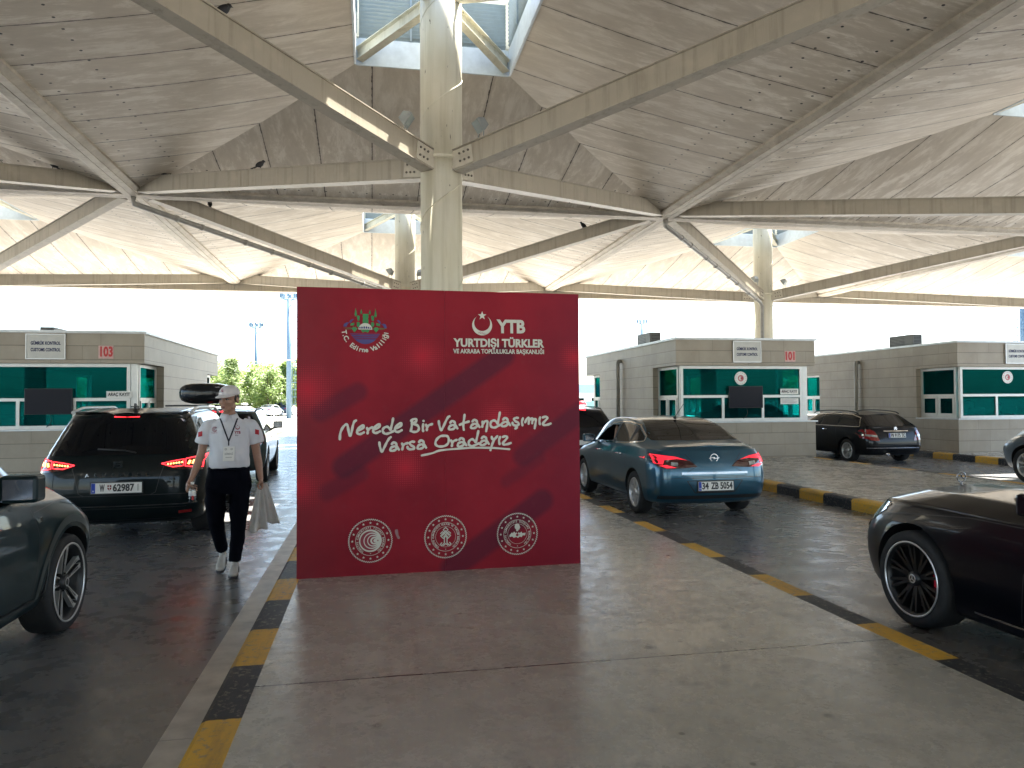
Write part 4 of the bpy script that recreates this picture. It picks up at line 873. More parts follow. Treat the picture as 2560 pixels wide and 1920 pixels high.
# --- black minivan with glowing tail lamps
def minivan():
    P = paint('black_green_paint', (.004, .008, .009), 0, .3)
    z6 = [(.4,1.545),(1,1.585),(2,1.615),(2.6,1.60),(3.0,1.50),(3.75,1.05),(4.3,.94),(4.8,.80)]
    L = base_lines([(.35,4.5,0,.22), (.30,4.55,.78,.22), (.10,4.72,.90,[(0,.29),(.5,.26),(1.2,.24),(4.8,.25)]), (0,4.85,.93,.55), (.03,4.80,.935,[(0,.88),(2,.86),(3.6,.82),(4.85,.70)]),
        (.10,4.55,[(0,.885),(1,.905),(3.5,.89),(4.5,.84)],[(0,1.06),(2,1.03),(3.4,.99),(4.0,.94),(4.8,.80)]), (.46,4.45,[(.4,.67),(1,.685),(2.4,.69),(2.9,.70),(3.6,.74),(4.5,.68)],z6,.25), (.43,4.42,0,[(a,b+.035) for a,b in z6],.25)])
    c = Car('minivan', 'black minivan with glowing red tail lamps and Austrian plate, queued beside booth 103', (-2.98, 9.5, 0), .045, [.55,.95,1.6,2.3,2.9,3.35,3.75,4.2], L, [P, BLACK], [(.98, .335, .92), (3.85, .335, .92)])
    c.wheel(.98, .335, .915, 'ten', .225); c.wheel(3.85, .335, .915, 'ten', .225)
    rw = c.decal('rear_window', [(-.66,1.565),(.66,1.565),(.73,1.45),(.80,1.25),(.845,1.10),(.80,1.075),(-.80,1.075),(-.845,1.10),(-.80,1.25),(-.73,1.45)], 'R', DARKGLASS)[0]
    for sg in (1, -1):
        pl = [(.455,.965),(.60,.995),(.88,1.045),(.925,1.055),(.928,.885),(.90,.872),(.60,.905)]
        pl = [(p[0]*sg, p[1]) for p in pl]; pl = pl if sg > 0 else pl[::-1]
        tl = c.decal('tail_lamp', pl, 'R', LENSD, .006, .04)[0]
        m = MB(); X = lambda q: [(a*sg, b) for a, b in q]
        c.strip(X([(.475,.963),(.60,.990),(.715,1.008),(.715,.930),(.60,.922),(.475,.963)]), 'R', .011, .011, m); c.strip(X([(.735,1.012),(.895,1.040),(.900,.900),(.735,.925),(.735,1.012)]), 'R', .013, .011, m); m.build('lamp_glow', GLOW, tl)
        m = MB()
        for k in range(6): c.strip(X([(.54+k*.030,.951+k*.0035),(.557+k*.030,.958+k*.0035)]), 'R', .018, .012, m)
        for k in range(3): c.strip(X([(.765+k*.042,.945+k*.003),(.780+k*.042,.99+k*.004)]), 'R', .024, .012, m)
        m.build('lamp_led', GLOWH, tl)
    c.decal('reflector', [(.66,.355),(.80,.36),(.80,.395),(.66,.388)], 'R', LENS, .004, .05, 0, None, True)
    m = MB(); c.strip([(-.145,1.528),(.145,1.528)], 'R', .017, .012, m); m.build('brake_lamp', GLOW, c.t)
    m = MB(); sp = [(-.66,1.585),(.66,1.585)]; c.strip(sp, 'R', .04, .03, m); m.build('spoiler_lip', P, c.t)
    # tailgate badge and lettering
    m = MB()
    for z, x0, x1, h in ((.985,-.05,.05,.018),(.955,-.05,.05,.018),(.925,-.05,.05,.018)): m.prism([(x0,z),(x1,z+.006),(x1,z+h+.006),(x0,z+h)], c.hit(0,.955,'R',.012)*1 - Vector((0,0,.955))*1 if False else (0, c.hit(0,.955,'R',.013).y, 0), (1,0,0), (0,0,1), .008)
    m.box((-.05, c.hit(0,.955,'R',.013).y-.0005, .965), (-.025, c.hit(0,.955,'R',.013).y+.006, 1.0)); m.box((.025, c.hit(0,.955,'R',.013).y-.0007, .93), (.05, c.hit(0,.955,'R',.013).y+.006, .965)); m.build('badge', CHROME, c.t)
    m = MB()
    for i, ch in enumerate('ALHAMBRA'): x = -.33+i*.094; text('x', ch, None, None, (x, c.hit(x,.845,'R',.006).y, .845), .055, bold=.002, xs=1.15, depth=.003, into=m)
    text('x', 'TDI', None, None, (.60, c.hit(.60,.78,'R',.006).y, .78), .035, xs=1.4, depth=.003, into=m); m.build('badge_lettering', CHROME, c.t)
    f = c.plate(.0, .695, .55, .122, c.hit(0,.695,'R',.012).y-.004, [(-.155,'W',.055,.115), (.075,'62987',.235,.115), (.235,'I',.006,.105)], .03, True, 'A')
    m = MB(); poly(m, [(-.098,.035),(-.055,.035),(-.055,-.005),(-.0765,-.035),(-.098,-.005)], -.0045); m.build('coat_of_arms', LENS, f); m = MB(); m.box((-.08,-.007,-.03),(-.073,-.0055,.033)); m.box((-.096,-.0075,.006),(-.057,-.006,.014)); m.build('arms_cross', WHITE, f)
    c.seams([([(-.50,.93),(-.46,.80),(-.42,.63),(-.36,.60),(.36,.60),(.42,.63),(.46,.80),(.50,.93)],'R'), ([(-.92,.84),(-.80,.70),(-.74,.62)],'R'), ([(.92,.84),(.80,.70),(.74,.62)],'R'), ([(-.8,.60),(.8,.60)],'R'), ([(-.75,.44),(.75,.44)],'R'), ([(1.25,.45),(1.25,1.05)],'S'), ([(2.25,.35),(2.25,1.05)],'S'), ([(1.25,.45),(1.6,.35),(3.2,.33)],'S')])
    m = MB(); c.strip([(-.86,.475),(.86,.475)], 'R', .012, .006, m); c.strip([(-.75,.27),(.75,.27)], 'R', .06, .004, m, 1); m.build('bumper_trim', [DKCHROME, BLACK], c.t)
    for sd in 'LS':
        sw = c.decal('side_window', [(.62,1.12),(.80,1.42),(1.02,1.485),(1.22,1.50),(1.22,1.10)], sd, DARKGLASS, .004)[0]; c.decal('side_window', [(1.29,1.10),(1.29,1.505),(2.18,1.515),(2.18,1.09)], sd, DARKGLASS, .004); c.decal('side_window', [(2.26,1.09),(2.26,1.515),(2.62,1.50),(2.95,1.38),(3.28,1.14),(3.28,1.08)], sd, DARKGLASS, .004)
        m = MB(); c.strip([(.60,1.10),(.79,1.44),(1.02,1.515),(1.8,1.535),(2.6,1.52),(2.97,1.40),(3.33,1.12),(3.33,1.065),(.60,1.085)], sd, .022, .007, m, 0, True); 
        for y in (1.255, 2.22): c.strip([(y,1.09),(y,1.52)], sd, .03, .007, m)
        m.build('window_trim', CHROME, c.t)
    for sg in (-1, 1):
        m = MB(); pts = [(sg*.70, y, 1.585+.055*math.sin(math.pi*min(1, max(0, (y-.72)/.5))*.5) - (.10*max(0, (y-2.5)/.5))) for y in [.72+.09*k for k in range(26)]]; m.tube(pts, .021, 8); m.build('roof_rail', ALU, c.t)
        m = MB(); m.obox((sg*1.0, 3.12, 1.10), (1,0,0), (0,1,0), (0,0,1), (.20,.12,.15)); m.bar((sg*.85,3.1,1.04), (sg*.95,3.1,1.06), .06, .05); m.build('wing_mirror', P, c.t, bevel=.03)
    m = MB(); m.add([(-.02,.80,1.605),(.02,.80,1.605),(.02,1.0,1.61),(-.02,1.0,1.61),(-.006,.79,1.70),(.006,.79,1.70),(.006,.84,1.70),(-.006,.84,1.70)], [(4,5,6,7),(0,1,5,4),(1,2,6,5),(2,3,7,6),(3,0,4,7)]); m.tube([(-.05,.81,1.655),(.05,.81,1.655)], .008, 5); m.build('antenna', BLACK, c.t)
    m = MB(); m.tube([(.18, c.hit(.18,1.10,'R',.02).y, 1.10), (.05, c.hit(.05,1.13,'R',.02).y, 1.13), (-.25, c.hit(-.25,1.15,'R',.02).y, 1.15)], .010, 6); m.build('rear_wiper', BLACK, c.t)
minivan()

# --- blue sedan
def opel_lines():
    z6 = [(0,1.01),(.38,1.04),(.65,1.11),(1.25,1.355),(1.9,1.42),(2.45,1.42),(2.85,1.33),(3.45,.985),(4.0,.885),(4.6,.77)]
    return [.45,.75,1.05,1.45,1.95,2.45,2.9,3.4,3.75], base_lines([(.3,4.4,0,.2), (.25,4.45,.76,.2), (.07,4.58,.87,[(0,.27),(1,.24),(4.6,.24)]), (0,4.65,.90,.50), (.04,4.62,.905,[(0,.80),(2,.80),(3.6,.76),(4.65,.64)]),
        (.10,4.35,[(0,.80),(.8,.86),(3,.86),(4.3,.78)],[(0,.98),(1,1.01),(2.4,.97),(3.2,.92),(3.8,.87),(4.6,.74)],.38), (.15,4.3,[(0,.64),(.4,.65),(.9,.635),(1.5,.63),(2.4,.64),(3.3,.70),(4.3,.6)],z6,.2), (.14,4.28,0,[(a,b+.03) for a,b in z6],.2)])
def blue_sedan():
    P = paint('petrol_blue_paint', (.020, .085, .135), .5, .28); ys, L = opel_lines()
    c = Car('sedan', 'petrol blue sedan with Turkish plate stopped in the lane beside booth 101', (4.78, 9.7, 0), 0, ys, L, [P, BLACK], [(.93, .315, .88), (3.62, .315, .88)], holes=[([(2.02,1.03),(2.06,1.30),(2.40,1.29),(2.62,1.21),(2.98,1.01)], 'L'), ([(2.02,1.03),(2.06,1.30),(2.40,1.29),(2.62,1.21),(2.98,1.01)], 'S')])
    c.wheel(.93, .315, .885, 'seven', .21); c.wheel(3.62, .315, .885, 'seven', .21)
    c.decal('rear_window', [(-.52,1.385),(.52,1.385),(.60,1.31),(.70,1.15),(.69,1.105),(-.69,1.105),(-.70,1.15),(-.60,1.31)], 'R', DARKGLASS, .004, .04)
    for sg in (1, -1):
        f = lambda q: [(a*sg, b) for a, b in (q if sg > 0 else q[::-1])]
        tl = c.decal('tail_lamp', f([(.26,.755),(.36,.835),(.55,.895),(.80,.93),(.892,.945),(.895,.86),(.80,.76),(.70,.73),(.52,.735)]), 'R', LENSD, .006, .04)[0]
        X = lambda q: f(q)
        c.decal('lamp_glow', X([(.40,.845),(.56,.895),(.80,.925),(.884,.935),(.887,.865),(.83,.80),(.74,.79),(.72,.85),(.55,.865)]), 'R', GLOWD, .010, .05, 0, tl); c.decal('lamp_glow', X([(.56,.745),(.70,.74),(.79,.775),(.70,.785)]), 'R', GLOWD, .010, .05, 0, tl)
        X = lambda q: [(a*sg, b) for a, b in q]
        m = MB(); c.strip(X([(.64,.80),(.54,.79)]), 'R', .05, .011, m); m.build('reverse_lamp', CLEAR, tl)
    m = MB(); c.strip([(-.50,.665),(.50,.665)], 'R', .030, .012, m); m.build('chrome_bar', DKCHROME, c.t)
    m = MB(); y0 = c.hit(0,.875,'R',.012).y
    for k in range(1): annul(m, (0,.875), .050, .062, y0, 30)
    ribbon(m, [(-.075,.872),(.006,.885),(-.006,.865),(.075,.878)], .006, y0-.002, False); m.build('badge', CHROME, c.t)
    f = c.plate(0, .485, .53, .125, c.hit(0,.485,'R',.008).y-.004, [(-.165,'34',.10,.13), (-.02,'ZB',.115,.13), (.155,'5054',.185,.13)], .08, True, 'TR')
    m = MB(); c.strip([(-.42,.56),(.42,.56)], 'R', .01, .004, m); c.strip([(-.42,.56),(-.30,.39),(.30,.39),(.42,.56)], 'R', .012, .003, m); c.strip([(-.80,.325),(.80,.325)], 'R', .05, .004, m); c.strip([(-.28,.405),(.28,.405)], 'R', .03, .004, m)
    for x in (-.33, .33): c.strip([(x-.008,.60),(x+.008,.60)], 'R', .016, .004, m)
    m.build('bumper_trim', BLACK, c.t)
    m = MB(); c.strip([(-.70,1.02),(.70,1.02)], 'R', .012, .006, m); m.build('deck_lip', P, c.t)
    c.seams([([(-.42,.93),(-.27,.76),(-.45,.66),(-.50,.62),(.50,.62),(.45,.66),(.27,.76),(.42,.93)],'R'), ([(-.86,.58),(-.55,.60),(.55,.60),(.86,.58)],'R')]+[(p, sd) for sd in 'LS' for p in ([(1.10,.42),(1.30,.75),(1.22,.95)], [(1.98,.32),(2.0,.98)], [(1.10,.42),(1.35,.30),(3.0,.29)], [(3.05,.30),(3.12,.92)], [(.55,.62),(.75,.60)])])
    for sd, sg in (('L', -1), ('S', 1)):
        c.decal('side_window', [(1.29,1.055),(1.31,1.29),(1.62,1.325),(1.95,1.325),(1.95,1.035)], sd, DARKGLASS, .004); c.decal('side_window', [(.84,1.10),(.90,1.15),(1.22,1.275),(1.21,1.065)], sd, DARKGLASS, .004)
        m = MB(); c.strip([(.80,1.085),(.86,1.15),(1.25,1.315),(1.62,1.352),(2.05,1.345),(2.42,1.31),(2.66,1.23),(3.05,1.0)], sd, .016, .007, m); c.strip([(.80,1.085),(.88,1.07),(1.4,1.035),(2.0,1.01),(3.05,.985)], sd, .016, .007, m); m.build('window_trim', CHROME, c.t)
        m = MB(); c.strip([(1.25,1.06),(1.265,1.29)], sd, .05, .005, m); c.strip([(1.985,1.03),(2.01,1.32)], sd, .06, .005, m); m.build('door_pillar', BLACK, c.t)
        for y in (1.45, 2.50): m = MB(); p = c.hit(y,.86+.0*(y-1.4),sd,.022); q = c.hit(y+.20,.853,sd,.022); m.tube([p-Vector((sg*.025,0,0)), p, q, q-Vector((sg*.025,0,0))], .013, 6); m.build('door_handle', CHROME if sg < 0 else P, c.t)
        m = MB(); m.obox((sg*.99, 2.92, 1.045), (1,0,0), (0,1,0), (0,0,1), (.20,.13,.135)); m.bar((sg*.84,2.92,.99), (sg*.93,2.92,1.0), .06, .05); mi = m.build('wing_mirror', P, c.t, bevel=.035)
        m = MB(); m.obox((sg*.995, 2.853, 1.045), (1,0,0), (0,1,0), (0,0,1), (.15,.004,.10)); m.build('mirror_glass', DKCHROME, mi)
    c.decal('windscreen', [(-.62,2.52),(.62,2.52),(.70,3.28),(-.70,3.28)], 'T', DARKGLASS, .004, .06)
    m = MB(); m.tube([(0,1.42,1.415),(0.0,1.40,1.44)], [.03,.018], 8); m.tube([(0,1.40,1.44),(.06,1.18,1.66)], .004, 5); m.build('antenna', BLACK, c.t)
    m = MB(); m.box((-.70,.55,.35),(.70,2.9,.5)); m.box((-.66,1.75,.5),(-.16,1.9,1.12)); m.box((.16,1.75,.5),(.66,1.9,1.12)); m.build('seats', BLACK, c.t)
    return c
OPEL = blue_sedan()

# --- black estate
def estate():
    P = paint('black_paint', (.004, .005, .007), 0, .3); z6 = [(.5,1.255),(1.0,1.315),(1.8,1.355),(2.4,1.335),(2.8,1.22),(3.4,.95),(4.0,.87),(4.6,.76)]
    L = base_lines([(.3,4.4,0,.2), (.25,4.45,.74,.2), (.08,4.55,.85,[(0,.27),(1,.23),(4.6,.24)]), (0,4.6,.88,.48), (.05,4.58,.885,[(0,.76),(2,.76),(4.6,.62)]), (.12,4.3,[(0,.83),(1,.85),(3,.84),(4.3,.76)],[(0,.955),(1,.955),(2.4,.94),(3.2,.90),(3.8,.85),(4.6,.73)]),
        (.62,4.25,[(.6,.60),(1,.61),(2.4,.61),(3.3,.68),(4.3,.6)],z6,.25), (.60,4.2,0,[(a,b+.03) for a,b in z6],.25)])
    c = Car('estate_car', 'black estate car with Bulgarian plate passing between booth 101 and the right hand booth', (13.5, 17.0, 0), 0, [.55,.92,1.5,2.1,2.7,3.1,3.5,3.8], L, [P, BLACK], [(.92,.315,.86),(3.7,.315,.86)])
    c.wheel(.92,.315,.865,'ten',.21); c.wheel(3.7,.315,.865,'ten',.21)
    c.decal('rear_window', [(-.57,1.27),(.57,1.27),(.66,1.12),(.72,.99),(-.72,.99),(-.66,1.12)], 'R', DARKGLASS)
    for sg in (1, -1):
        f = lambda q: [(a*sg, b) for a, b in (q if sg > 0 else q[::-1])]
        tl = c.decal('tail_lamp', f([(.50,.60),(.60,.84),(.70,.90),(.83,.90),(.875,.83),(.872,.68),(.70,.62)]), 'R', LENS, .006, .05)[0]; m = MB(); c.strip([(.56*sg,.72),(.85*sg,.76)], 'R', .05, .010, m); m.build('reverse_lamp', CLEAR, tl)
    m = MB(); c.strip([(-.36,.855),(.36,.855)], 'R', .022, .012, m); m.build('chrome_bar', CHROME, c.t)
    m = MB(); y0 = c.hit(0,.92,'R',.012).y; annul(m,(0,.92),.036,.044,y0,24)
    for k in range(3): a = math.pi/2+k*2*math.pi/3; ribbon(m, [(0,.92),(.04*math.cos(a),.92+.04*math.sin(a))], .005, y0-.001*k, False)
    m.build('badge', CHROME, c.t)
    c.plate(0,.745,.50,.115,c.hit(0,.745,'R',.012).y-.004,[(.02,'PB 9175 TC',.42,.12)],.08,True,'')
    c.seams([([(-.52,.62),(.52,.62)],'R'),([(-.85,.50),(.85,.50)],'R'),([(1.28,.35),(1.4,.95)],'L'),([(2.2,.3),(2.2,.93)],'L')])
    m = MB(); c.strip([(-.80,.42),(.80,.42)],'R',.02,.006,m); m.build('bumper_trim', CHROME, c.t)
    for sd, sg in (('L',-1),('S',1)):
        c.decal('side_window', [(.50,1.0),(.66,1.19),(.95,1.26),(1.33,1.28),(1.33,.99)], sd, DARKGLASS); c.decal('side_window', [(1.38,.99),(1.38,1.28),(2.14,1.29),(2.14,.98)], sd, DARKGLASS); c.decal('side_window', [(2.2,.98),(2.2,1.29),(2.5,1.24),(3.0,1.0),(3.0,.97)], sd, DARKGLASS)
        m = MB(); c.strip([(.44,.985),(.63,1.20),(.95,1.285),(1.8,1.31),(2.5,1.265),(3.1,.97),(.44,.965)], sd, .016, .006, m, 0, True); m.build('window_trim', CHROME, c.t)
        m = MB(); pts = [(sg*.615, .75+.1*k, 1.30+.07*math.sin(math.pi*k/20)**.35+.02*math.sin(math.pi*k/20)) for k in range(21)]; m.tube(pts, .016, 6); m.build('roof_rail', BLACK, c.t)
        m = MB(); p = c.hit(1.75,.86,sd,.02); m.tube([p, p+Vector((0,.2,0))], .012, 6); m.build('door_handle', CHROME, c.t)
        m = MB(); m.obox((sg*.96,2.95,1.0),(1,0,0),(0,1,0),(0,0,1),(.19,.12,.12)); m.build('wing_mirror', P, c.t, bevel=.03)
    c.decal('windscreen', [(-.6,2.6),(.6,2.6),(.66,3.3),(-.66,3.3)], 'T', DARKGLASS, .004, .08)
    m = MB(); m.tube([(-.3,-.02,.26),(-.3,.2,.26)], .035, 10); m.build('exhaust', CHROME, c.t)
estate()

# --- sport utility cars: one body, several paints
def suv_lines(W=.945, Hh=1.60, L_=4.5):
    k = Hh-1.60; z6 = [(.4,1.47+k),(1,1.52+k),(2,1.55+k),(2.5,1.52+k),(2.85,1.40+k*.8),(3.25,1.10),(3.8,1.07),(4.2,1.01),(4.5,.88)]
    return [.5,.85,1.5,2.1,2.6,2.95,3.25,3.6,3.85], base_lines([(.3,4.25,0,.26), (.25,4.3,.78,.26), (.1,4.42,W-.05,[(0,.34),(1,.28),(4.5,.28)]), (0,4.5,W,.58), (.04,4.48,W,[(0,.90),(2,.88),(3.6,.84),(4.5,.72)]),
        (.10,4.28,[(0,W-.05),(1,W-.03),(3,W-.04),(4.3,W-.12)],[(0,1.05),(2,1.03),(3.2,1.01),(3.8,.97),(4.5,.83)]), (.46,4.22,[(.4,W-.27),(1,W-.26),(2.4,W-.26),(3.2,W-.2),(4.3,W-.28)],z6,.25), (.43,4.2,0,[(a,b+.035) for a,b in z6],.25)])
def suv(name, label, loc, rz, col, H_=1.60, W=.945, style='ten', simple=False, lit=False, group=None, front=False, rails=True):
    P = paint(name+'_paint', col, 0, .3); ys, L = suv_lines(W, H_)
    c = Car(name, label, loc, rz, ys, L, [P, BLACK], [(.88,.36,W-.02),(3.6,.36,W-.02)], group, simple); k = H_-1.60
    for y in (.88, 3.6): c.wheel(y,.36,W-.01,style,.235,.285 if style == 'double' else .255)
    c.decal('rear_window', [(-.62,1.50+k),(.62,1.50+k),(.74,1.25+k*.5),(.78,1.10),(-.78,1.10),(-.74,1.25+k*.5)], 'R', DARKGLASS)
    for sg in (1,-1):
        f = lambda q: [(a*sg, b) for a, b in (q if sg > 0 else q[::-1])]
        tl = c.decal('tail_lamp', f([(.50,.88),(.52,.98),(.80,1.02),(.92,1.02),(.93,.84),(.80,.82)]), 'R', LENS, .006, .06)[0]
        if lit: m = MB(); c.strip(f([(.56,.94),(.90,.97)]),'R',.05,.011,m); m.build('lamp_glow', GLOW, tl)
        f_ = f([(.42,.80),(.55,.82),(.78,.90),(.88,.97),(.885,.90),(.80,.78),(.60,.74)]); c.decal('headlamp', f_, 'F', CLEAR, .006, .05)
    if lit: m = MB(); c.strip([(-.2,1.49+k),(.2,1.49+k)],'R',.02,.016,m); m.build('brake_lamp', GLOW, c.t)
    m = MB(); c.strip([(-.8,.40),(.8,.40)],'R',.16,.004,m); c.strip([(-.70,.45),(.70,.45)],'F',.22,.004,m)
    for xx in (-.19,.19): c.strip([(xx-.15,.70),(xx+.15,.70)],'F',.18,.006,m)
    m.build('bumper_trim', BLACK, c.t)
    m = MB(); c.strip([(-.26,.76),(.26,.76)],'R',.11,.012,m); m.build('licence_plate', WHITE, c.t)
    for sd, sg in (('L',-1),('S',1)):
        c.decal('side_window', [(.52,1.12),(.70,1.36+k),(1.0,1.43+k),(1.30,1.45+k),(1.30,1.09)], sd, DARKGLASS); c.decal('side_window', [(1.36,1.09),(1.36,1.45+k),(2.08,1.45+k),(2.08,1.08)], sd, DARKGLASS); c.decal('side_window', [(2.15,1.08),(2.15,1.45+k),(2.45,1.42+k),(2.95,1.11),(2.95,1.07)], sd, DARKGLASS)
        m = MB(); c.strip([(.46,1.10),(.67,1.375+k),(1.0,1.455+k),(2.0,1.475+k),(2.5,1.435+k),(3.02,1.085),(3.02,1.06),(.46,1.075)], sd, .016, .006, m, 0, True); m.build('window_trim', CHROME, c.t)
        m = MB(); c.strip([(1.3,.33),(3.18,.33)],sd,.10,.004,m)
        m.build('sill_trim', BLACK, c.t)
        if rails: m = MB(); m.tube([(sg*(W-.265), .75+.1*q, 1.475+k+.075*math.sin(math.pi*q/18)**.4) for q in range(19)], .017, 6); m.build('roof_rail', BLACK, c.t)
        for y in (1.5,2.3):
            m = MB(); p = c.hit(y,.93,sd,.022); m.tube([p, p+Vector((0,.2,0))], .013, 6); m.build('door_handle', P, c.t)
        m = MB(); m.obox((sg*(W+.075),2.62,1.17),(1,0,0),(0,1,0),(0,0,1),(.22,.15,.17)); m.bar((sg*(W-.1),2.80,1.07),(sg*(W+.05),2.66,1.10),.06,.05); mi = m.build('wing_mirror', P, c.t, bevel=.05)
        m = MB(); m.obox((sg*(W+.08),2.541,1.17),(1,0,0),(0,1,0),(0,0,1),(.17,.005,.125)); m.build('mirror_glass', DKCHROME, mi)
    c.decal('windscreen', [(-.66,2.62),(.66,2.62),(.72,3.16),(-.72,3.16)], 'T', DARKGLASS, .004, .08)
    if not simple: c.seams([(p, sd) for sd in 'LS' for p in ([(1.2,.40),(1.36,.75),(1.34,1.04)], [(2.12,.36),(2.12,1.04)], [(3.02,.36),(3.06,.80),(2.98,1.03)], [(3.03,.96),(3.5,.985),(4.0,.93)])]+[([(-.80,.62),(.80,.62)],'R'),([(-.72,3.3),(-.64,4.1),(.64,4.1),(.72,3.3)],'T')])
    return c
BMW = suv('suv_near', 'dark teal SUV at the left edge with silver double spoke wheel, behind the minivan', (-3.17, 2.50, 0), 0, (.010, .022, .026), 1.60, .945, 'double', rails=False)
m = MB()
for sd in 'S':
    BMW.strip([(3.22,.62),(3.22,.34)],sd,.02,.005,m); BMW.strip([(3.13+.50*math.cos(a)+.47,.36+.475*math.sin(a)) for a in [math.pi*i/16 for i in range(17)]],sd,.055,.006,m)
m.build('wheel_arch_trim', flat('satin_trim',(.035,.045,.047),.3), BMW.t)
m = MB(); text('x','M',None,None,BMW.hit(3.10,.90,'S',.006),.05,(1,0,0),into=m); m.build('badge', CHROME, BMW.t)
AUDI = suv('suv_roof_box', 'grey green SUV carrying a roof box, ahead of the black minivan', (-3.12, 15.75, 0), .05, (.045, .06, .058), 1.62, .97, 'ten', lit=True)
FRONTSUV = suv('suv_ahead', 'dark SUV with lit brake lamp half hidden behind the banner, ahead of the blue sedan', (4.65, 15.9, 0), 0, (.02, .02, .022), 1.60, .93, 'ten', simple=True, lit=True)
GREYSUV = suv('suv_grey', 'slate grey SUV nose at the right edge beside the next booth', (13.75, 8.9, 0), 0, (.075, .095, .115), 1.60, .94, 'ten', rails=False)

# --- black convertible at lower right
def convertible():
    P = paint('deep_black_paint', (.0018, .0024, .0045), 0, .3, .1); z6 = [(.2,.98),(.9,1.0),(1.6,.98),(2.2,.96),(2.6,.96),(2.95,1.0),(3.35,1.0),(3.9,1.0),(4.4,.985),(4.75,.935),(5.0,.83)]
    L = base_lines([(.3,4.7,0,.17), (.25,4.75,.80,.17), (.08,4.92,.91,[(0,.25),(1,.19),(4.2,.19),(5,.20)]), (0,5.0,.945,.48), (.05,4.96,.945,[(0,.78),(2,.76),(3.8,.74),(5.0,.66)]), (.12,4.86,[(0,.86),(1,.90),(3.4,.895),(4.2,.88),(4.8,.80)],[(0,.95),(1,.945),(2.4,.91),(3.2,.90),(3.9,.91),(4.5,.915),(4.8,.87),(5,.77)],.32,.6), (.2,4.70,[(0,.7),(2,.72),(3.2,.74),(4.0,.66),(4.7,.52)],z6,.3,.7), (.2,4.68,0,[(a,b+.03) for a,b in z6],.3,.7)])
    c = Car('convertible', 'black convertible with black multi spoke wheel and red brake caliper at lower right', (4.90, .76, 0), 0, [.7,1.1,1.8,2.4,2.9,3.3,3.7,4.0], L, [P, BLACK], [(1.02,.355,.925),(4.12,.355,.925)])
    red = flat('caliper_red', (.75, .02, .05), .4); RB = flat('gloss_black_rim', (.006,.006,.007), .38)
    for y in (1.02,4.12): c.wheel(y,.355,.945,'black',.255,.272,[flat('rim_lip',(.62,.62,.64),.3,.8), RB, red])
    for sg in (1,-1):
        f = lambda q: [(a*sg, b) for a, b in (q if sg > 0 else q[::-1])]
        hl = c.decal('headlamp', f([(.48,.66),(.56,.74),(.68,.79),(.80,.845),(.84,.82),(.84,.72),(.76,.66),(.60,.635)]), 'F', CLEAR, .006, .03)[0]
        m = MB(); c.strip(f([(.52,.62),(.60,.685),(.78,.74)]),'F',.012,.010,m); m.build('headlamp_strip', WHITE, hl); m = MB(); c.strip(f([(.60,.625),(.80,.665)]),'F',.04,.0095,m); m.build('headlamp_recess', BLACK, hl)
    for sd in 'LS': c.decal('headlamp', [(4.45,.865),(4.62,.88),(4.78,.845),(4.88,.77),(4.90,.68),(4.80,.66),(4.68,.74)], sd, CLEAR, .006, .04)
    m = MB(); c.strip([(-.40,.48),(.40,.48)],'F',.22,.006,m); c.strip([(-.75,.30),(.75,.30)],'F',.10,.006,m); m.build('grille', BLACK, c.t)
    # star standing on the bonnet
    s0 = c.hit(0,4.66,'T',0); m = MB(); cc = s0+Vector((0,0,.058)); m.tube([cc+Vector((.042*math.cos(a),0,.042*math.sin(a))) for a in [2*math.pi*i/24 for i in range(25)]], .005, 6)
    for k in range(3): a = math.pi/2+2*math.pi*k/3; m.tube([cc, cc+Vector((.042*math.cos(a),0,.042*math.sin(a)))], [.008,.003], 5)
    m.tube([s0-Vector((0,0,.01)), s0+Vector((0,0,.022))], [.012,.004], 8); m.build('bonnet_star', DKCHROME, c.t)
    c.seams([([(3.18,.30),(3.14,.60),(3.02,.86),(2.98,.90)],'L'), ([(1.75,.30),(1.75,.9)],'L'), ([(3.05,.885),(3.6,.885),(4.2,.83),(4.66,.755)],'L'), ([(3.18,.28),(1.75,.28)],'L')])
    m = MB(); c.strip([(1.6,.255),(3.55,.265)],'L',.014,.008,m); c.strip([(.9,.93),(3.0,.905)],'L',.016,.008,m); m.build('chrome_trim', CHROME, c.t)
    c.decal('door_sill_top', [(-.62,1.3),(.62,1.3),(.66,2.75),(-.66,2.75)], 'T', flat('dark_leather',(.02,.018,.018),.5), .004, .1)
    for sg in (-1,1):
        m = MB(); m.tube([(sg*.76,3.12,.965),(sg*.70,2.72,1.22),(sg*.66,2.55,1.30)], .028, 8); m.build('windscreen_pillar', P, c.t)
        m = MB(); m.obox((sg*1.0,2.97,1.06),(1,0,0),(0,1,0),(0,0,1),(.22,.13,.14)); m.bar((sg*.86,2.97,.95),(sg*.95,2.97,1.0),.06,.05); mi = m.build('wing_mirror', P, c.t, bevel=.04)
        m = MB(); m.tube([(sg*.90,3.045,1.09),(sg*1.0,3.05,1.10),(sg*1.10,3.02,1.09)], .018, 8); m.build('mirror_trim', CHROME, mi)
    m = MB(); m.add([(-.72,3.10,.985),(.72,3.10,.985),(.62,2.56,1.295),(-.62,2.56,1.295)], [(0,1,2,3)]); g = glass_mat('windscreen_glass', (.75,.80,.78), .06); m.build('windscreen', g, c.t)
    m = MB(); m.tube([(-.67,2.55,1.30),(0,2.50,1.33),(.67,2.55,1.30)], .028, 8); m.build('windscreen_header', P, c.t)
    m = MB()
    for x in (-.38,.38): m.box((x-.24,1.65,.7),(x+.24,1.85,1.15)); m.box((x-.13,1.70,1.16),(x+.13,1.80,1.30))
    m.build('seats', flat('red_leather',(.12,.02,.02),.5), c.t, bevel=.04)
convertible()

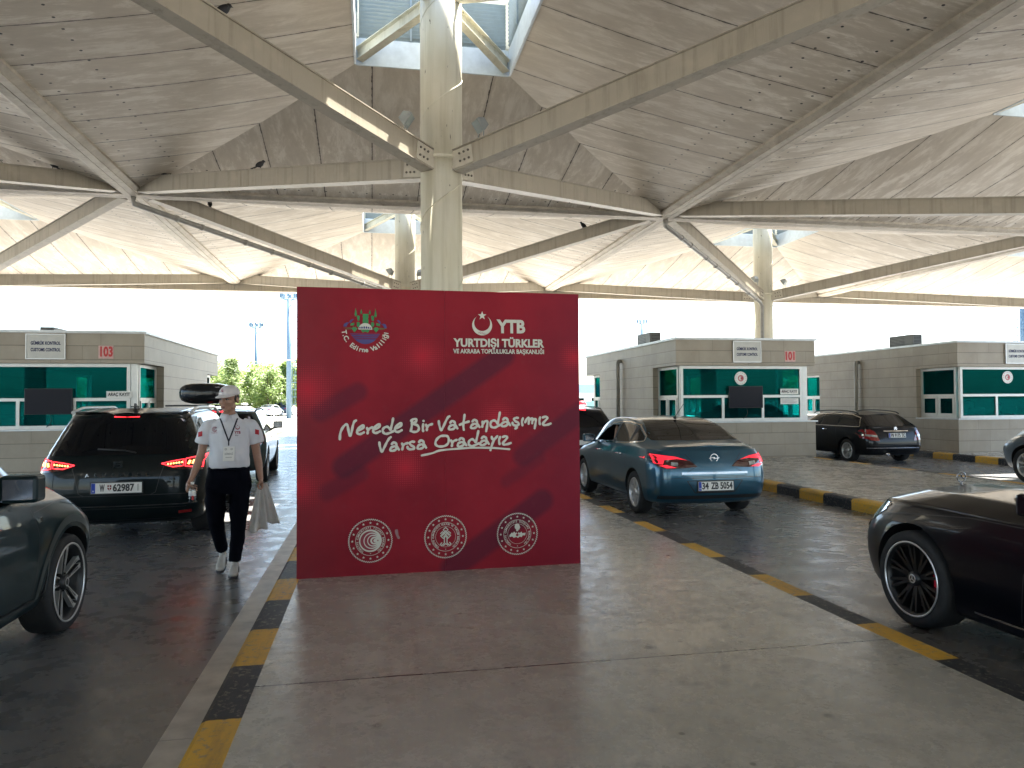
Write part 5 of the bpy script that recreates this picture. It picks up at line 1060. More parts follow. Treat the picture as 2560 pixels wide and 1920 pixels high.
# roof box on the SUV ahead of the minivan
def roofbox():
    t = empty('roof_box', 'glossy black roof box strapped on the roof bars of the grey green SUV', 'roof box', (-3.42, 16.0, 1.66), .05)
    secs = []
    for y, k in ((0,.05),(.01,.45),(.05,.75),(.17,.93),(.45,1),(1.2,1),(1.7,.9),(2.0,.65),(2.1,.25)):
        ring = []
        for i in range(20):
            a = 2*math.pi*i/20; ca, sa = math.cos(a), math.sin(a); ring.append((.42*k*math.copysign(abs(ca)**.6, ca), y, .21+.20*(k**.7)*math.copysign(abs(sa)**.7, sa)))
        secs.append([(1.20*a_, 1.15*b_, 1.12*c_) for a_, b_, c_ in ring])
    m = MB(); m.grid(secs, close=True); m.add(secs[0], [tuple(range(20))]); m.add(secs[-1], [tuple(range(20))[::-1]]); m.build('shell', paint('gloss_black',(.010,.011,.013),.0,.2), t, fix=True)
    m = MB()
    for y in (.55,1.4): m.box((-.80,y,-.035),(.80,y+.07,.0))
    m.build('roof_bar', BLACK, t)
roofbox()
# ------------------------------------------------------------------ people
from mathutils import noise as mnoise
SKIN = flat('skin', (.36, .20, .135), .5, var=.10, scale=14); HAIR = flat('dark_hair', (.018, .012, .009), .6, var=.3, scale=60)
def cloth(name, col, rough=.85, var=.06):
    t = NT(name); c = t.coord(); n = t.noise(c, 7, 5); f = t.noise(c, 260, 2)
    t.set(t.mix(t.ramp(n, .3, .7), tuple(x*(1-var) for x in col), tuple(x*(1+var) for x in col)), rough); t.b.inputs['Sheen Weight'].default_value = .15 if col[0] > .1 else 0.; t.bump(f, .12, .002); t.b.inputs['Specular IOR Level'].default_value = .4 if col[0] > .1 else .06; return t.m
POLO = cloth('white_polo_cotton', (.66, .66, .70)); NAVYT = cloth('navy_trouser_cloth', (.0025, .003, .0065)); CAPM = cloth('white_cap_cotton', (.66, .62, .62)); BAGM = cloth('white_bag_cloth', (.60, .585, .56), .8, .12)
def blob(mb, c, r, rot=None, n=14, m_=10):
    c = Vector(c); r = r if hasattr(r, '__len__') else (r, r, r); vs = []; fs = []
    for i in range(m_+1):
        th = math.pi*i/m_
        for k in range(n):
            ph = 2*math.pi*k/n; p = Vector((r[0]*math.sin(th)*math.cos(ph), r[1]*math.sin(th)*math.sin(ph), r[2]*math.cos(th)))
            vs.append(c+(rot @ p if rot else p))
    for i in range(m_):
        for k in range(n): fs.append((i*n+k, (i+1)*n+k, (i+1)*n+(k+1) % n, i*n+(k+1) % n))
    mb.add(vs, fs)
def chain(mb, pts, step=.5, rot=None, n=12):
    for (p, r), (q, s_) in zip(pts[:-1], pts[1:]):
        p, q = Vector(p), Vector(q); r = Vector(r) if hasattr(r, '__len__') else Vector((r,)*3); s_ = Vector(s_) if hasattr(s_, '__len__') else Vector((s_,)*3)
        k = max(1, int((q-p).length/(min(r.x, s_.x, r.y, s_.y)*step)))
        for i in range(k+1): blob(mb, p.lerp(q, i/k), r.lerp(s_, i/k), rot, n, 8)
def remesh(mb, name, mat, parent, vox, smooth=4, wr=0., wscale=9., seed=0.):
    me = mb.mesh(name); o = bpy.data.objects.new(name, me); COL.objects.link(o); b = bmesh.new(); b.from_mesh(me); bmesh.ops.remove_doubles(b, verts=b.verts, dist=1e-6); bmesh.ops.recalc_face_normals(b, faces=b.faces); b.to_mesh(me); b.free()
    rm = o.modifiers.new('r', 'REMESH'); rm.mode = 'VOXEL'; rm.voxel_size = vox
    sm = o.modifiers.new('s', 'SMOOTH'); sm.iterations = smooth; sm.factor = .5
    bpy.context.view_layer.update(); m2 = bpy.data.meshes.new_from_object(o.evaluated_get(bpy.context.evaluated_depsgraph_get())); o.modifiers.clear(); o.data = m2; m2.name = name
    if wr:
        m2.update(); nr = [v.normal.copy() for v in m2.vertices]
        for v, n_ in zip(m2.vertices, nr):
            p = v.co; d = mnoise.noise(Vector((p.x*wscale+seed, p.y*wscale, p.z*wscale*.8+p.x*5)))+.5*mnoise.noise(Vector((p.x*wscale*2.3, p.y*wscale*2.3+seed, p.z*wscale*2+p.x*9))); v.co = p+n_*d*wr
    for p in m2.polygons: p.use_smooth = True
    m2.materials.clear(); m2.materials.append(mat); o.parent = parent
    return o
def rings(mb, secs, n=24):      # closed stack of elliptical rings (c, rx, ry[, superellipse])
    rows = []
    for c, rx, ry in secs: rows.append([(c[0]+rx*math.copysign(abs(math.cos(2*math.pi*k/n))**.85, math.cos(2*math.pi*k/n)), c[1]+ry*math.copysign(abs(math.sin(2*math.pi*k/n))**.85, math.sin(2*math.pi*k/n)), c[2]) for k in range(n)])
    mb.grid(rows, close=True); mb.add(rows[0], [tuple(range(n))[::-1]]); mb.add(rows[-1], [tuple(range(n))])
def worker():
    t = empty('person', 'young man walking in white polo, cap and navy trousers carrying white bags and a bottle', 'person', (-1.412, 7.72, 0), .179)
    HR = Matrix.Rotation(R(-33), 3, 'Z') @ Matrix.Rotation(R(6), 3, 'X'); HC = Vector((.020, .010, 1.735)); HR = HR*1.07; hp = lambda x, y, z: HC+HR @ Vector((x, y, z))
    b = MB(); hb = lambda c, r: blob(b, hp(*c), r, HR)
    hb((0,.012,.035),(.074,.094,.088)); hb((0,-.026,-.022),(.063,.062,.082)); hb((0,-.040,-.076),(.049,.046,.040)); hb((0,-.074,-.100),(.021,.020,.018)); hb((0,-.05,.045),(.060,.045,.05))
    chain(b, [(hp(0,-.090,.014),.0085),(hp(0,-.112,-.026),.0125)], .5, HR); hb((.011,-.100,-.031),.0085); hb((-.011,-.100,-.031),.0085)
    for s_ in (-1,1): hb((s_*.030,-.080,.026),(.026,.014,.009)); hb((s_*.040,-.054,-.022),(.026,.030,.030)); hb((s_*.052,-.02,-.065),(.018,.035,.03)); hb((s_*.078,.014,-.012),(.010,.020,.031))
    hb((0,-.094,-.060),(.023,.010,.0065)); hb((0,-.093,-.070),(.019,.010,.0075))
    chain(b, [((.022,.03,1.675),(.056,.058,.05)),((.02,.045,1.54),(.066,.062,.05))])
    rings(b, [((.022,.04,1.02),.155,.10),((.022,.035,1.15),.165,.105),((.022,.03,1.36),.175,.10),((.022,.035,1.48),.165,.085),((.022,.04,1.545),.08,.06)])
    # arms
    SR, ER, WR_ = (-.178,.035,1.475), (-.240,.050,1.185), (-.318,-.035,.965); SL, EL, WL = (.232,.035,1.475), (.284,.060,1.175), (.318,.005,.935)
    chain(b, [(SR,.052),(ER,.040)]); chain(b, [(ER,.041),((-.268,.02,1.10),.041),(WR_,.026)]); chain(b, [(SL,.052),(EL,.040)]); chain(b, [(EL,.041),((.298,.045,1.09),.041),(WL,.026)])
    # right hand round the bottle
    chain(b, [(WR_,(.025,.028,.03)),((-.350,-.070,.905),(.019,.034,.034)),((-.354,-.078,.872),(.017,.034,.034))])
    cx_, cy_ = -.309, -.102
    for k, z in enumerate((.914,.890,.867,.846)):
        rr = .0425; pts = [((-.352,-.060,z),.0105)]+[((cx_+rr*math.cos(R(a)), cy_+rr*math.sin(R(a)), z-.004*i), .0090-.0006*i-(.0008 if k == 3 else 0)) for i, a in enumerate((165,125,80,40,15+(k == 3)*20))]; chain(b, pts)
    chain(b, [((-.350,-.085,.925),.0125),((-.346,-.124,.918),.0105),((-.322,-.146,.905),.0090),((-.300,-.148,.897),.0082)])
    # left hand closed on the bag handles
    chain(b, [(WL,(.025,.028,.03)),((.322,-.004,.905),(.020,.038,.034)),((.325,-.006,.880),(.018,.038,.028))])
    for k, y in enumerate((-.040,-.018,.004,.025)):
        chain(b, [((.332,y,.885),.0110),((.334,y,.850),.0100),((.318,y,.832-.002*(k == 3)),.0095),((.298,y,.840),.0088),((.292,y+.002,.862),.0080)])
    chain(b, [((.318,-.042,.915),.0125),((.298,-.054,.890),.0105),((.288,-.046,.866),.0090)])
    # legs inside the trousers down to the ankles
    for h, k, a in (((-.075,.045,.93),(-.098,.075,.53),(-.036,.28,.150)), ((.115,.035,.93),(.098,-.015,.52),(.078,.012,.085))): chain(b, [(h,.080),(k,.050),(a,.034)], .6)
    body = remesh(b, 'body', SKIN, t, .0052, 3)
    # face details
    m = MB()
    for s_ in (-1,1): chain(m, [(hp(s_*.014,-.0905,.026),(.004,.004,.0035)),(hp(s_*.030,-.0915,.031),(.005,.0045,.004)),(hp(s_*.048,-.080,.027),(.004,.004,.003))], .5, HR, 8)
    m.build('eyebrows', HAIR, body)
    for s_ in (-1,1):
        m = MB(); blob(m, hp(s_*.031,-.0790,.0045), (.0125,.0095,.0062), HR); e = m.build('eye', flat('eye_white',(.45,.42,.40),.3), body); m = MB(); blob(m, hp(s_*.031-.001,-.0865,.0045), (.0056,.0032,.0056), HR, 10, 6); m.build('iris', HAIR, e)
        m = MB(); chain(m, [(hp(s_*.017,-.0855,.0075),.0028),(hp(s_*.031,-.0895,.0115),.0030),(hp(s_*.045,-.080,.0075),.0026)], .5, HR, 8); m.build('eyelid', HAIR, e)
    m = MB(); blob(m, hp(0,-.1015,-.0600),(.0215,.0045,.0048),HR); blob(m, hp(0,-.1005,-.0695),(.0180,.0045,.0055),HR); m.build('lips', flat('lip',(.25,.095,.08),.45), body)
    m = MB(); blob(m, hp(0,.030,.015),(.0775,.080,.060),HR); 
    for s_ in (-1,1): blob(m, hp(s_*.066,.002,.012),(.0105,.022,.030),HR)
    remesh(m, 'hair', HAIR, body, .005, 2, .0015, 60)
    # polo shirt
    m = MB(); rings(m, [((.022,.036,1.035),.172,.118),((.022,.032,1.075),.190,.128),((.022,.026,1.13),.196,.130),((.024,.022,1.26),.188,.122),((.024,.022,1.38),.200,.122),((.024,.028,1.44),.200,.112),((.024,.035,1.495),.172,.092),((.023,.042,1.545),.105,.078),((.022,.044,1.572),.076,.068)])
    for S_, E_, sg in ((SR,ER,-1),(SL,EL,1)):
        S_, E_ = Vector(S_), Vector(E_); a = S_+Vector((-sg*.085,0,.022)); h = S_.lerp(E_,.60); m.tube([a, S_+Vector((-sg*.012,0,-.004)), S_.lerp(E_,.22)+Vector((sg*.006,0,0)), h+Vector((sg*.010,0,0))], [.050,.066,.073,.080], 20)
    shirt = remesh(m, 'polo_shirt', POLO, t, .007, 3, .0115, 8.5, 3.)
    sb = BVHTree.FromPolygons([v.co.copy() for v in shirt.data.vertices], [tuple(p.vertices) for p in shirt.data.polygons])
    def on(x, z, off=.004):
        h, n, i, d = sb.ray_cast(Vector((x,-1,z)), Vector((0,1,0)))
        if h is None: h, n, i, d = sb.find_nearest(Vector((x,-.1,z)))
        return h+Vector((0,-off,0))
    # collar, two folded flaps and the placket
    m = MB()
    for s_ in (-1,1):
        rows = []
        for i in range(9):
            a = R(-90+s_*(4+i*19)); c0, s0 = math.cos(a), math.sin(a); x0, y0 = .022+.066*c0, .040+.064*s0; dn = .050*(1-i/11); fwd_ = 1+.22*(1-i/10)
            rows.append([(x0, y0, 1.602-.030*(1-i/8)), (.022+.072*c0, .040+.071*s0, 1.608-.030*(1-i/8)), (.022+.072*fwd_*c0+s_*.012*(1-i/8), .040+.073*(1+.20*(1-i/8))*s0, 1.578-dn*.55), (.022+.076*fwd_*c0+s_*.020*(1-i/8), .040+.076*(1+.30*(1-i/8))*s0, 1.562-dn)])
        m.grid(rows)
    cl = m.build('collar', POLO, shirt); sd = cl.modifiers.new('thick','SOLIDIFY'); sd.thickness = .004
    m = MB(); m.add([tuple(on(.022+dx, z, .0035)) for z in [1.53-.02*i for i in range(8)] for dx in (-.016,.016)], [(2*i,2*i+1,2*i+3,2*i+2) for i in range(7)], 0, True); m.build('placket', POLO, shirt)
    LAN = flat('lanyard_strap', (.012,.014,.03), .6); m = MB()
    for (x0,z0),(x1,z1) in (((-.062,1.545),(.016,1.322)), ((.098,1.545),(.016,1.322))):
        vs = []
        for i in range(15): k = i/14; p = on(x0+(x1-x0)*k, z0+(z1-z0)*k, .006); vs += [p+Vector((-.0075,0,0)), p+Vector((.0075,0,0))]
        m.add(vs, [(2*i,2*i+1,2*i+3,2*i+2) for i in range(14)], 0, True)
    p = on(.016,1.32,.010); m.tube([p+Vector((0,0,.01)), p+Vector((0,0,-.04))], .006, 8); la = m.build('lanyard', LAN, t)
    p = on(.017,1.20,.012); m = MB(); m.obox(p, (1,0,0), (0,1,0), (.05,.0,1), (.105,.003,.140)); bd = m.build('badge', WHITE, la)
    gi = flat('badge_ink',(.28,.28,.28),.6); text('badge_lettering','GÖREVLİ',gi,bd,p+Vector((0,-.004,-.002)),.026,fit=.075,bold=.0006,depth=.001)
    m = MB(); m.box((p.x-.030,p.y-.0035,p.z-.036),(p.x+.030,p.y-.0025,p.z-.031)); annul(m,(p.x-.027,p.z+.046),.006,.010,p.y-.004,16); annul(m,(p.x+.026,p.z+.046),.006,.010,p.y-.004,16); m.build('badge_marks',gi,bd)
    # printed emblems
    RD = flat('dark_red_print',(.30,.02,.06),.6); m = MB(); q = on(.098,1.455,.006); crescent(m,(q.x,q.z),.021,(q.x,q.z+.005),.0165,q.y-.002); star(m,(q.x,q.z+.020),.006,q.y-.003); m.build('crescent_print',RD,shirt)
    q = on(.098,1.405,.007); text('chest_lettering','YTB',RD,shirt,(q.x,q.y-.003,q.z),.034,fit=.058,bold=.0016,depth=.001); q = on(.09,1.378,.007); text('chest_lettering','Elçi',LAN,shirt,(q.x,q.y-.004,q.z),.018,fit=.028,depth=.001)
    m = MB(); q = on(-.110,1.440,.007)
    for r_, d in ((.026,0),(.020,.003),(.012,.005)): annul(m,(q.x+d,q.z),r_-.0035,r_,q.y-.003-d*.2,24,0,R(50),R(330))
    m.build('swirl_print',RD,shirt); q = on(-.110,1.405,.007); text('chest_lettering','TİCARET BAK.',RD,shirt,(q.x,q.y-.004,q.z),.012,fit=.066,depth=.001)
    FLAG = flat('flag_red',(.45,.01,.02),.6); m = MB()
    for x, z in ((-.246,1.395),(.283,1.405)):
        sg = -1 if x < 0 else 1; qs = [on(x+dx-sg*.006, z+dz+sg*dx*-.25, .004) for dx, dz in ((-.019,-.024),(.019,-.024),(.019,.024),(-.019,.024))]; qs = [Vector((v.x+sg*.004, min(v.y, .03)-.004, v.z)) for v in qs]; m.add(qs,[(0,1,2,3)])
    m.build('sleeve_flag',FLAG,shirt)
    # trousers
    m = MB(); rings(m, [((.022,.038,.80),.185,.112),((.015,.040,.86),.220,.126),((.015,.040,.95),.214,.129),((.020,.038,1.02),.194,.123),((.022,.038,1.068),.184,.119)])
    for pts in ([(-.098,.045,.90),(-.106,.060,.72),(-.100,.075,.53),(-.072,.150,.36),(-.042,.255,.205)], [(.122,.035,.90),(.118,.010,.72),(.108,-.018,.53),(.095,-.008,.32),(.080,.006,.130)]): m.tube(pts, [.110,.097,.078,.066,.057], 20)
    tr = remesh(m, 'trousers', NAVYT, t, .0075, 3, .0095, 9, 11.)
    m = MB(); m.tube([(.022+.186*math.cos(2*math.pi*i/24), .038+.124*math.sin(2*math.pi*i/24), 1.045) for i in range(25)], .016, 8); m.build('belt', NAVYT, tr)
    # shoes
    SH = cloth('white_leather', (.55,.53,.49), .5, .1); SO = flat('sole_rubber', (.06,.06,.07), .6); LACE = flat('lace',(.6,.58,.55),.8)
    for heel, toe, lift in ((Vector((.082,.055,.0)), Vector((.052,-.235,.0)), 0.), (Vector((-.030,.335,.075)), Vector((-.066,.065,.0)), 1.)):
        d = (toe-heel); L_ = d.length; d.normalize(); sd_ = Vector((0,0,1)).cross(d).normalized(); u = d.cross(sd_)*1; u = u if u.z > 0 else -u
        rt_ = Matrix((sd_, d, u)).transposed(); P = lambda a, s2, z: heel+d*(a*L_)+sd_*s2+u*z
        m = MB(); chain(m, [(P(.12,0,.055),(.034,.036,.048)),(P(.30,0,.060),(.037,.04,.052)),(P(.48,0,.052),(.041,.04,.042)),(P(.70,.002,.042),(.047,.045,.032)),(P(.86,.004,.038),(.043,.036,.027))], .45, rt_)
        chain(m, [(P(.16,0,.085),(.036,.040,.035)),(P(.20,0,.115),(.037,.040,.02))], .5, rt_)
        sh = remesh(m, 'shoe', SH, t, .005, 4)
        m = MB(); out = []
        for i in range(28):
            a = 2*math.pi*i/28; w_ = .040+.010*max(0,math.cos(a-.0))*0; x = .5+.5*math.cos(a); ww = (.036+.013*min(1,max(0,(x-.2)/.5)))*abs(math.sin(a))**.75*math.copysign(1,math.sin(a)); out.append((P(.005+.99*x,ww,.0),P(.005+.99*x,ww*1.03,.026)))
        m.grid([[o[0] for o in out],[o[1] for o in out]], close=True); m.add([o[0] for o in out],[tuple(range(28))[::-1]]); m.add([o[1] for o in out],[tuple(range(28))]); m.build('sole', SO if not lift else SO, sh, fix=True)
        m = MB()
        for k in range(5): a = .36+.075*k; m.tube([P(a,-.022,.092-.012*k),P(a+.01,0,.100-.0125*k),P(a,.022,.092-.012*k)], .0035, 5)
        m.build('laces', LACE, sh)
        m = MB(); m.tube([P(.30,.043,.045),P(.45,.047,.035),P(.62,.050,.045),P(.26,.042,.075)], .006, 6, squash=.5); m.build('side_stripe', SO, sh)
    # cap
    m = MB(); n = 28; rows = []
    for i in range(9):
        th = R(90*i/8); z = .040+.086*math.sin(th); k = max(.001, math.cos(th)**.75); rows.append([hp(.084*k*math.cos(2*math.pi*j/n), .010+.106*k*math.sin(2*math.pi*j/n), z) for j in range(n)])
    m.grid(rows, close=True); m.add(rows[-1],[tuple(range(n))]); cp = m.build('cap', CAPM, t, fix=True); s2 = cp.modifiers.new('thick','SOLIDIFY'); s2.thickness = .004; s2.offset = 1
    m = MB(); rows = []
    for i in range(6):
        k = i/5; row = []
        for j in range(17):
            a = R(-90+(-70+140*j/16)); ex = 1-abs((j-8)/8)**2.2; r0x, r0y = .083, .104; row.append(hp((r0x+.012*k*ex)*math.cos(a), .010+(r0y)*math.sin(a)-.078*k*ex, .046-.020*k*ex-.012*abs((j-8)/8)**2))
        rows.append(row)
    m.grid(rows); br = m.build('brim', CAPM, cp); s3 = br.modifiers.new('thick','SOLIDIFY'); s3.thickness = .004
    nrm = HR @ Vector((0,-1,.45)).normalized(); q = hp(0,-.101,.086)+nrm*.006; text('cap_lettering','YTB',RD,cp,q-Vector((0,0,.006)),.020,nrm,(0,0,1),fit=.032,bold=.0008,depth=.001)
    m = MB(); 
    mm = [(.009*math.cos(a), .009*math.sin(a)) for a in [R(130+28*i) for i in range(11)]]; ux = Vector((0,0,1)).cross(nrm).normalized()*-1; uy = Vector((0,0,1)); q2 = q+Vector((0,0,.016))
    m.tube([q2+ux*a+uy*b_ for a, b_ in mm], .0018, 5); m.build('cap_print', RD, cp)
    return t
worker()
# bottle and bags he carries
def carried():
    M_ = Matrix.Translation((-1.412, 7.72, 0)) @ Matrix.Rotation(.179, 4, 'Z'); p = M_ @ Vector((-.309,-.102,.745))
    t = empty('water_bottle', 'small clear plastic water bottle in the right hand of the walking man', 'bottle', p, .179)
    BG = glass_mat('clear_plastic', (.86,.90,.90), .10); m = MB(); m.lathe([(.001,.0),(.029,.0),(.0325,.006),(.0325,.05),(.0305,.056),(.0325,.062),(.0325,.118),(.030,.130),(.018,.158),(.0135,.166),(.0135,.176)], n=24); m.build('bottle_body', BG, t)
    m = MB(); m.lathe([(.0155,.170),(.0158,.192),(.001,.193)], n=20); m.build('bottle_cap', WHITE, t); m = MB(); m.lathe([(.0331,.060),(.0331,.108)], n=24); lb = m.build('label', WHITE, t)
    m = MB(); m.lathe([(.001,.003),(.0300,.004),(.0300,.10)], n=20); m.build('water', glass_mat('water',(.80,.88,.90),.02), t)
    m = MB(); m.obox((.004,-.0333,.045), (1,0,0),(0,1,0),(0,0,1),(.018,.002,.038)); m.build('label_mark', REDL, t)
    for k, (tx0, tx1, bx0, bx1, zb0, zb1, y0, lab) in enumerate(((.300,.378,.385,.505,.475,.455,.030,'rightmost of the white cloth bags in the hand of the walking man'), (.295,.335,.262,.385,.425,.440,.0,'middle one of the white cloth bags in the hand of the walking man'), (.288,.322,.200,.285,.405,.385,-.030,'leftmost of the white cloth bags in the hand of the walking man'))):
        t = empty('cloth_bag', lab, 'bag', (M_ @ Vector((.31,0,.86))), .179, 'white cloth bags held in one hand'); O = Vector((.31,0,.86)); rows = []
        n, q = 14, 16
        for i in range(q+1):
            f = i/q; row = []
            for j in range(n+1):
                g_ = j/n; x = (tx0+(tx1-tx0)*g_)*(1-f**.9)+(bx0+(bx1-bx0)*g_)*f**.9; z = (.868+(.010 if k == 0 else -.02)*g_)*(1-f)+(zb0+(zb1-zb0)*g_)*f+(.03*(-1)**k*abs(g_-.45))*f**6
                y = y0*f+(.004+.012*f)*math.sin(g_*9+k*2+f*1.5)+.010*math.sin(g_*4+k); row.append(Vector((x,y,z))-O)
            rows.append(row)
        m = MB(); m.grid(rows); o = m.build('fabric', BAGM, t); sd = o.modifiers.new('thick','SOLIDIFY'); sd.thickness = .009; sd.offset = 0
        m = MB(); m.tube([(rows[0][j].x, rows[0][j].y, rows[0][j].z+.006) for j in range(n+1)], .009, 8); m.build('top_fold', BAGM, t)
        if k == 0:
            m = MB(); 
            for a, b_ in ((4,5),(5,9)): m.add([rows[a][b_]+Vector((0,-.012,0)), rows[a][b_+1]+Vector((-.004,-.012,0)), rows[a+1][b_+1]+Vector((-.006,-.012,0)), rows[a+1][b_]+Vector((0,-.012,0))],[(0,1,2,3)])
            m.build('bag_print', DKI, t)
carried()
# driver of the blue sedan
def driver():
    t = empty('person', 'driver in white shirt resting an arm at the open window of the blue sedan', 'person', (4.42, 11.75, 0.42), 0)
    b = MB(); rings(b, [((0,0,.10),.18,.12),((0,.02,.35),.20,.13),((0,.0,.60),.21,.11),((0,0,.66),.08,.07)]); chain(b, [((0,0,.66),.055),((0,.0,.74),.055)]); blob(b,(0,.01,.82),(.075,.095,.115)); chain(b, [((-.19,.02,.58),.055),((-.33,.25,.57),.045),((-.29,.34,.74),.032)]); blob(b,(-.285,.35,.78),(.03,.03,.045))
    for k in range(4): chain(b,[((-.285+.012*k-.02,.35,.80),.010),((-.27+.010*k-.02,.34,.85),.009)])
    chain(b,[((-.265,.33,.79),.010),((-.245,.32,.82),.009)])
    chain(b, [((.19,.02,.56),.055),((.22,.25,.45),.045),((.12,.50,.48),.035)])
    for s_ in (-1,1): chain(b, [((s_*.09,0,.12),.085),((s_*.10,.42,.16),.06),((s_*.10,.72,-.10),.04)])
    body = remesh(b,'body',SKIN,t,.012,3)
    m = MB(); rings(m, [((0,0,.10),.19,.13),((0,.02,.35),.21,.14),((0,.0,.58),.22,.12),((0,0,.65),.10,.08)]); m.tube([(-.14,.02,.58),(-.22,.06,.575),(-.33,.25,.575),(-.325,.27,.60)],[.07,.068,.062,.055],14); m.tube([(.14,.02,.58),(.22,.10,.53),(.22,.22,.47)],[.07,.065,.06],14); remesh(m,'shirt',POLO,t,.012,3,.006,9)
    m = MB(); blob(m,(0,-.005,.865),(.080,.098,.085)); m.build('hair',HAIR,body)
    return t
DRV = driver()
off = dup(DRV, (18.45, 18.95, .62), math.pi, 'officer in dark clothes seated behind the glass of the right hand booth')
for c in off.children:
    if c.name.startswith('shirt'): c.data = c.data.copy(); c.data.materials[0] = NAVYT
# ------------------------------------------------------------------ birds, floodlights, background
BIRD = flat('black_feathers', (.012, .012, .015), .5, var=.3)
def mk_bird(stout=1.):
    b = MB(); blob(b,(0,0,.145),(.055*stout,.10,.06),Matrix.Rotation(R(38),3,'X')); blob(b,(0,.075,.235),(.035,.042,.036)); chain(b,[((0,.05,.19),.042),((0,.07,.225),.034)]); chain(b,[((0,.108,.232),.012),((0,.145,.222),.004)]); chain(b,[((0,-.08,.085),(.034,.03,.014)),((0,-.20,.02),(.03,.04,.010))])
    for s_ in (-1,1): chain(b,[((s_*.022,.01,.10),.012),((s_*.025,.015,.02),.007)]); chain(b,[((s_*.025,-.01,.008),.007),((s_*.025,.05,.008),.006)]); blob(b,(s_*.05,-.03,.15),(.016,.11,.045),Matrix.Rotation(R(38),3,'X'))
    return b
bird_me = None
for (key, sx, sy, k, az, lab) in (((1,1),-1,-1,.4275,-1.2,'black bird perched on the nearest strut at the upper left'), ((0,1),1,1,.850,2.0,'black bird on the leftmost strut near the picture edge'), ((1,1),-1,1,.872,-1.0,'black bird stooping near the left roof node'), ((1,1),-1,1,.503,-1.4,'black bird upright midway along the strut left of the nearest column'), ((1,2),-1,-1,.818,.3,'black bird above the drainpipe, just under the left roof node'), ((1,2),1,-1,.761,1.9,'black bird on the far strut right of the nearest column')):
    p = strutpt(sx, sy, k, .214)+BAYS[key].location
    if bird_me is None: o = remesh(mk_bird(), 'bird', BIRD, None, .008, 3); bird_me = o.data
    else: o = bpy.data.objects.new('bird', bird_me); COL.objects.link(o)
    o.location = p; o.rotation_euler = (0,0,az); s_ = 1.0 if key == (1,1) else 1.05; o.scale = (s_,s_,s_); tag(o, lab, 'bird', 'birds on the canopy struts')
FLG = flat('floodlight_housing', (.30,.33,.33), .45, .4); FLGL = NT('floodlight_glass').set((.35,.42,.45), .1, .2, 0, .8).m
def floodlight(key, sx, sy, k, face, lab):
    p = strutpt(sx, sy, k, .213)+BAYS[key].location; t = empty('floodlight', lab, 'floodlight', p, face, 'floodlights on the struts by the columns')
    m = MB(); m.bar((-.13,0,.0),(-.13,0,.30),.03,.012,(0,1,0)); m.bar((.13,0,0),(.13,0,.30),.03,.012,(0,1,0)); m.box((-.14,-.03,.0),(.14,.03,.012)); m.build('bracket', FLG, t)
    rot = Matrix.Rotation(R(-35),3,'X'); C0 = Vector((0,0,.34)); m = MB(); pts = []
    for w_, h, d in ((.15,.13,.09),(.15,.13,.04),(.09,.08,-.10)): pts.append([C0+rot @ Vector((a*w_,d,b*h)) for a, b in ((-1,-1),(1,-1),(1,1),(-1,1))])
    m.grid(pts, close=True, smooth=False); m.add(pts[0],[(3,2,1,0)]); m.add(pts[-1],[(0,1,2,3)]); hd = m.build('lamp_head', FLG, t, fix=True); m = MB(); m.add([C0+rot @ Vector((a*.135,.093,b*.115)) for a, b in ((-1,-1),(1,-1),(1,1),(-1,1))],[(0,1,2,3)]); m.build('lens', FLGL, hd)
floodlight((1,1),-1,-1,.060,R(255),'grey floodlight on the strut just left of the nearest column'); floodlight((1,1),1,-1,.055,R(105),'grey floodlight on the strut just right of the nearest column')
floodlight((1,2),-1,-1,.045,R(60),'grey floodlight left of the second column behind'); floodlight((1,2),1,-1,.04,R(-30),'grey floodlight right of the second column, half hidden by the first')
floodlight((2,2),-1,-1,.08,R(10),'boxy floodlight facing away in front of the far right column'); floodlight((2,2),1,-1,.05,R(40),'hooded floodlight right of the far right column'); floodlight((2,2),-1,1,.05,R(0),'small floodlight left of the far right column behind the drainpipe')
# trees beyond the parking
def leaf_mat(name, a_, b_):
    t = NT(name); oi = t.n('ObjectInfo'); g = t.n('NewGeometry'); wn = t.n('TexWhiteNoise', noise_dimensions='1D'); t.l(g.outputs['Random Per Island'], wn.inputs['W']); c = t.coord(); n = t.noise(c, .9, 3)
    t.set(t.mix(t.math('ADD', t.math('MULTIPLY', wn.outputs[0], .6), t.math('MULTIPLY', n, .4)), a_, b_), .55); t.b.inputs['Subsurface Weight'].default_value = 0
    tr = t.n('BsdfTranslucent'); tr.inputs[0].default_value = (b_[0]*1.6, b_[1]*1.6, b_[2]*1.2, 1); mx = t.n('MixShader'); mx.inputs[0].default_value = .5; t.l(t.b.outputs[0], mx.inputs[1]); t.l(tr.outputs[0], mx.inputs[2]); t.l(mx.outputs[0], t.out.inputs[0]); return t.m
LEAF = [leaf_mat('leaves_light', (.12,.175,.045), (.22,.28,.09)), leaf_mat('leaves_green', (.10,.155,.045), (.19,.25,.08)), leaf_mat('leaves_pine', (.10,.15,.045), (.19,.25,.085))]
BARK = flat('bark', (.09,.065,.045), .8, var=.3)
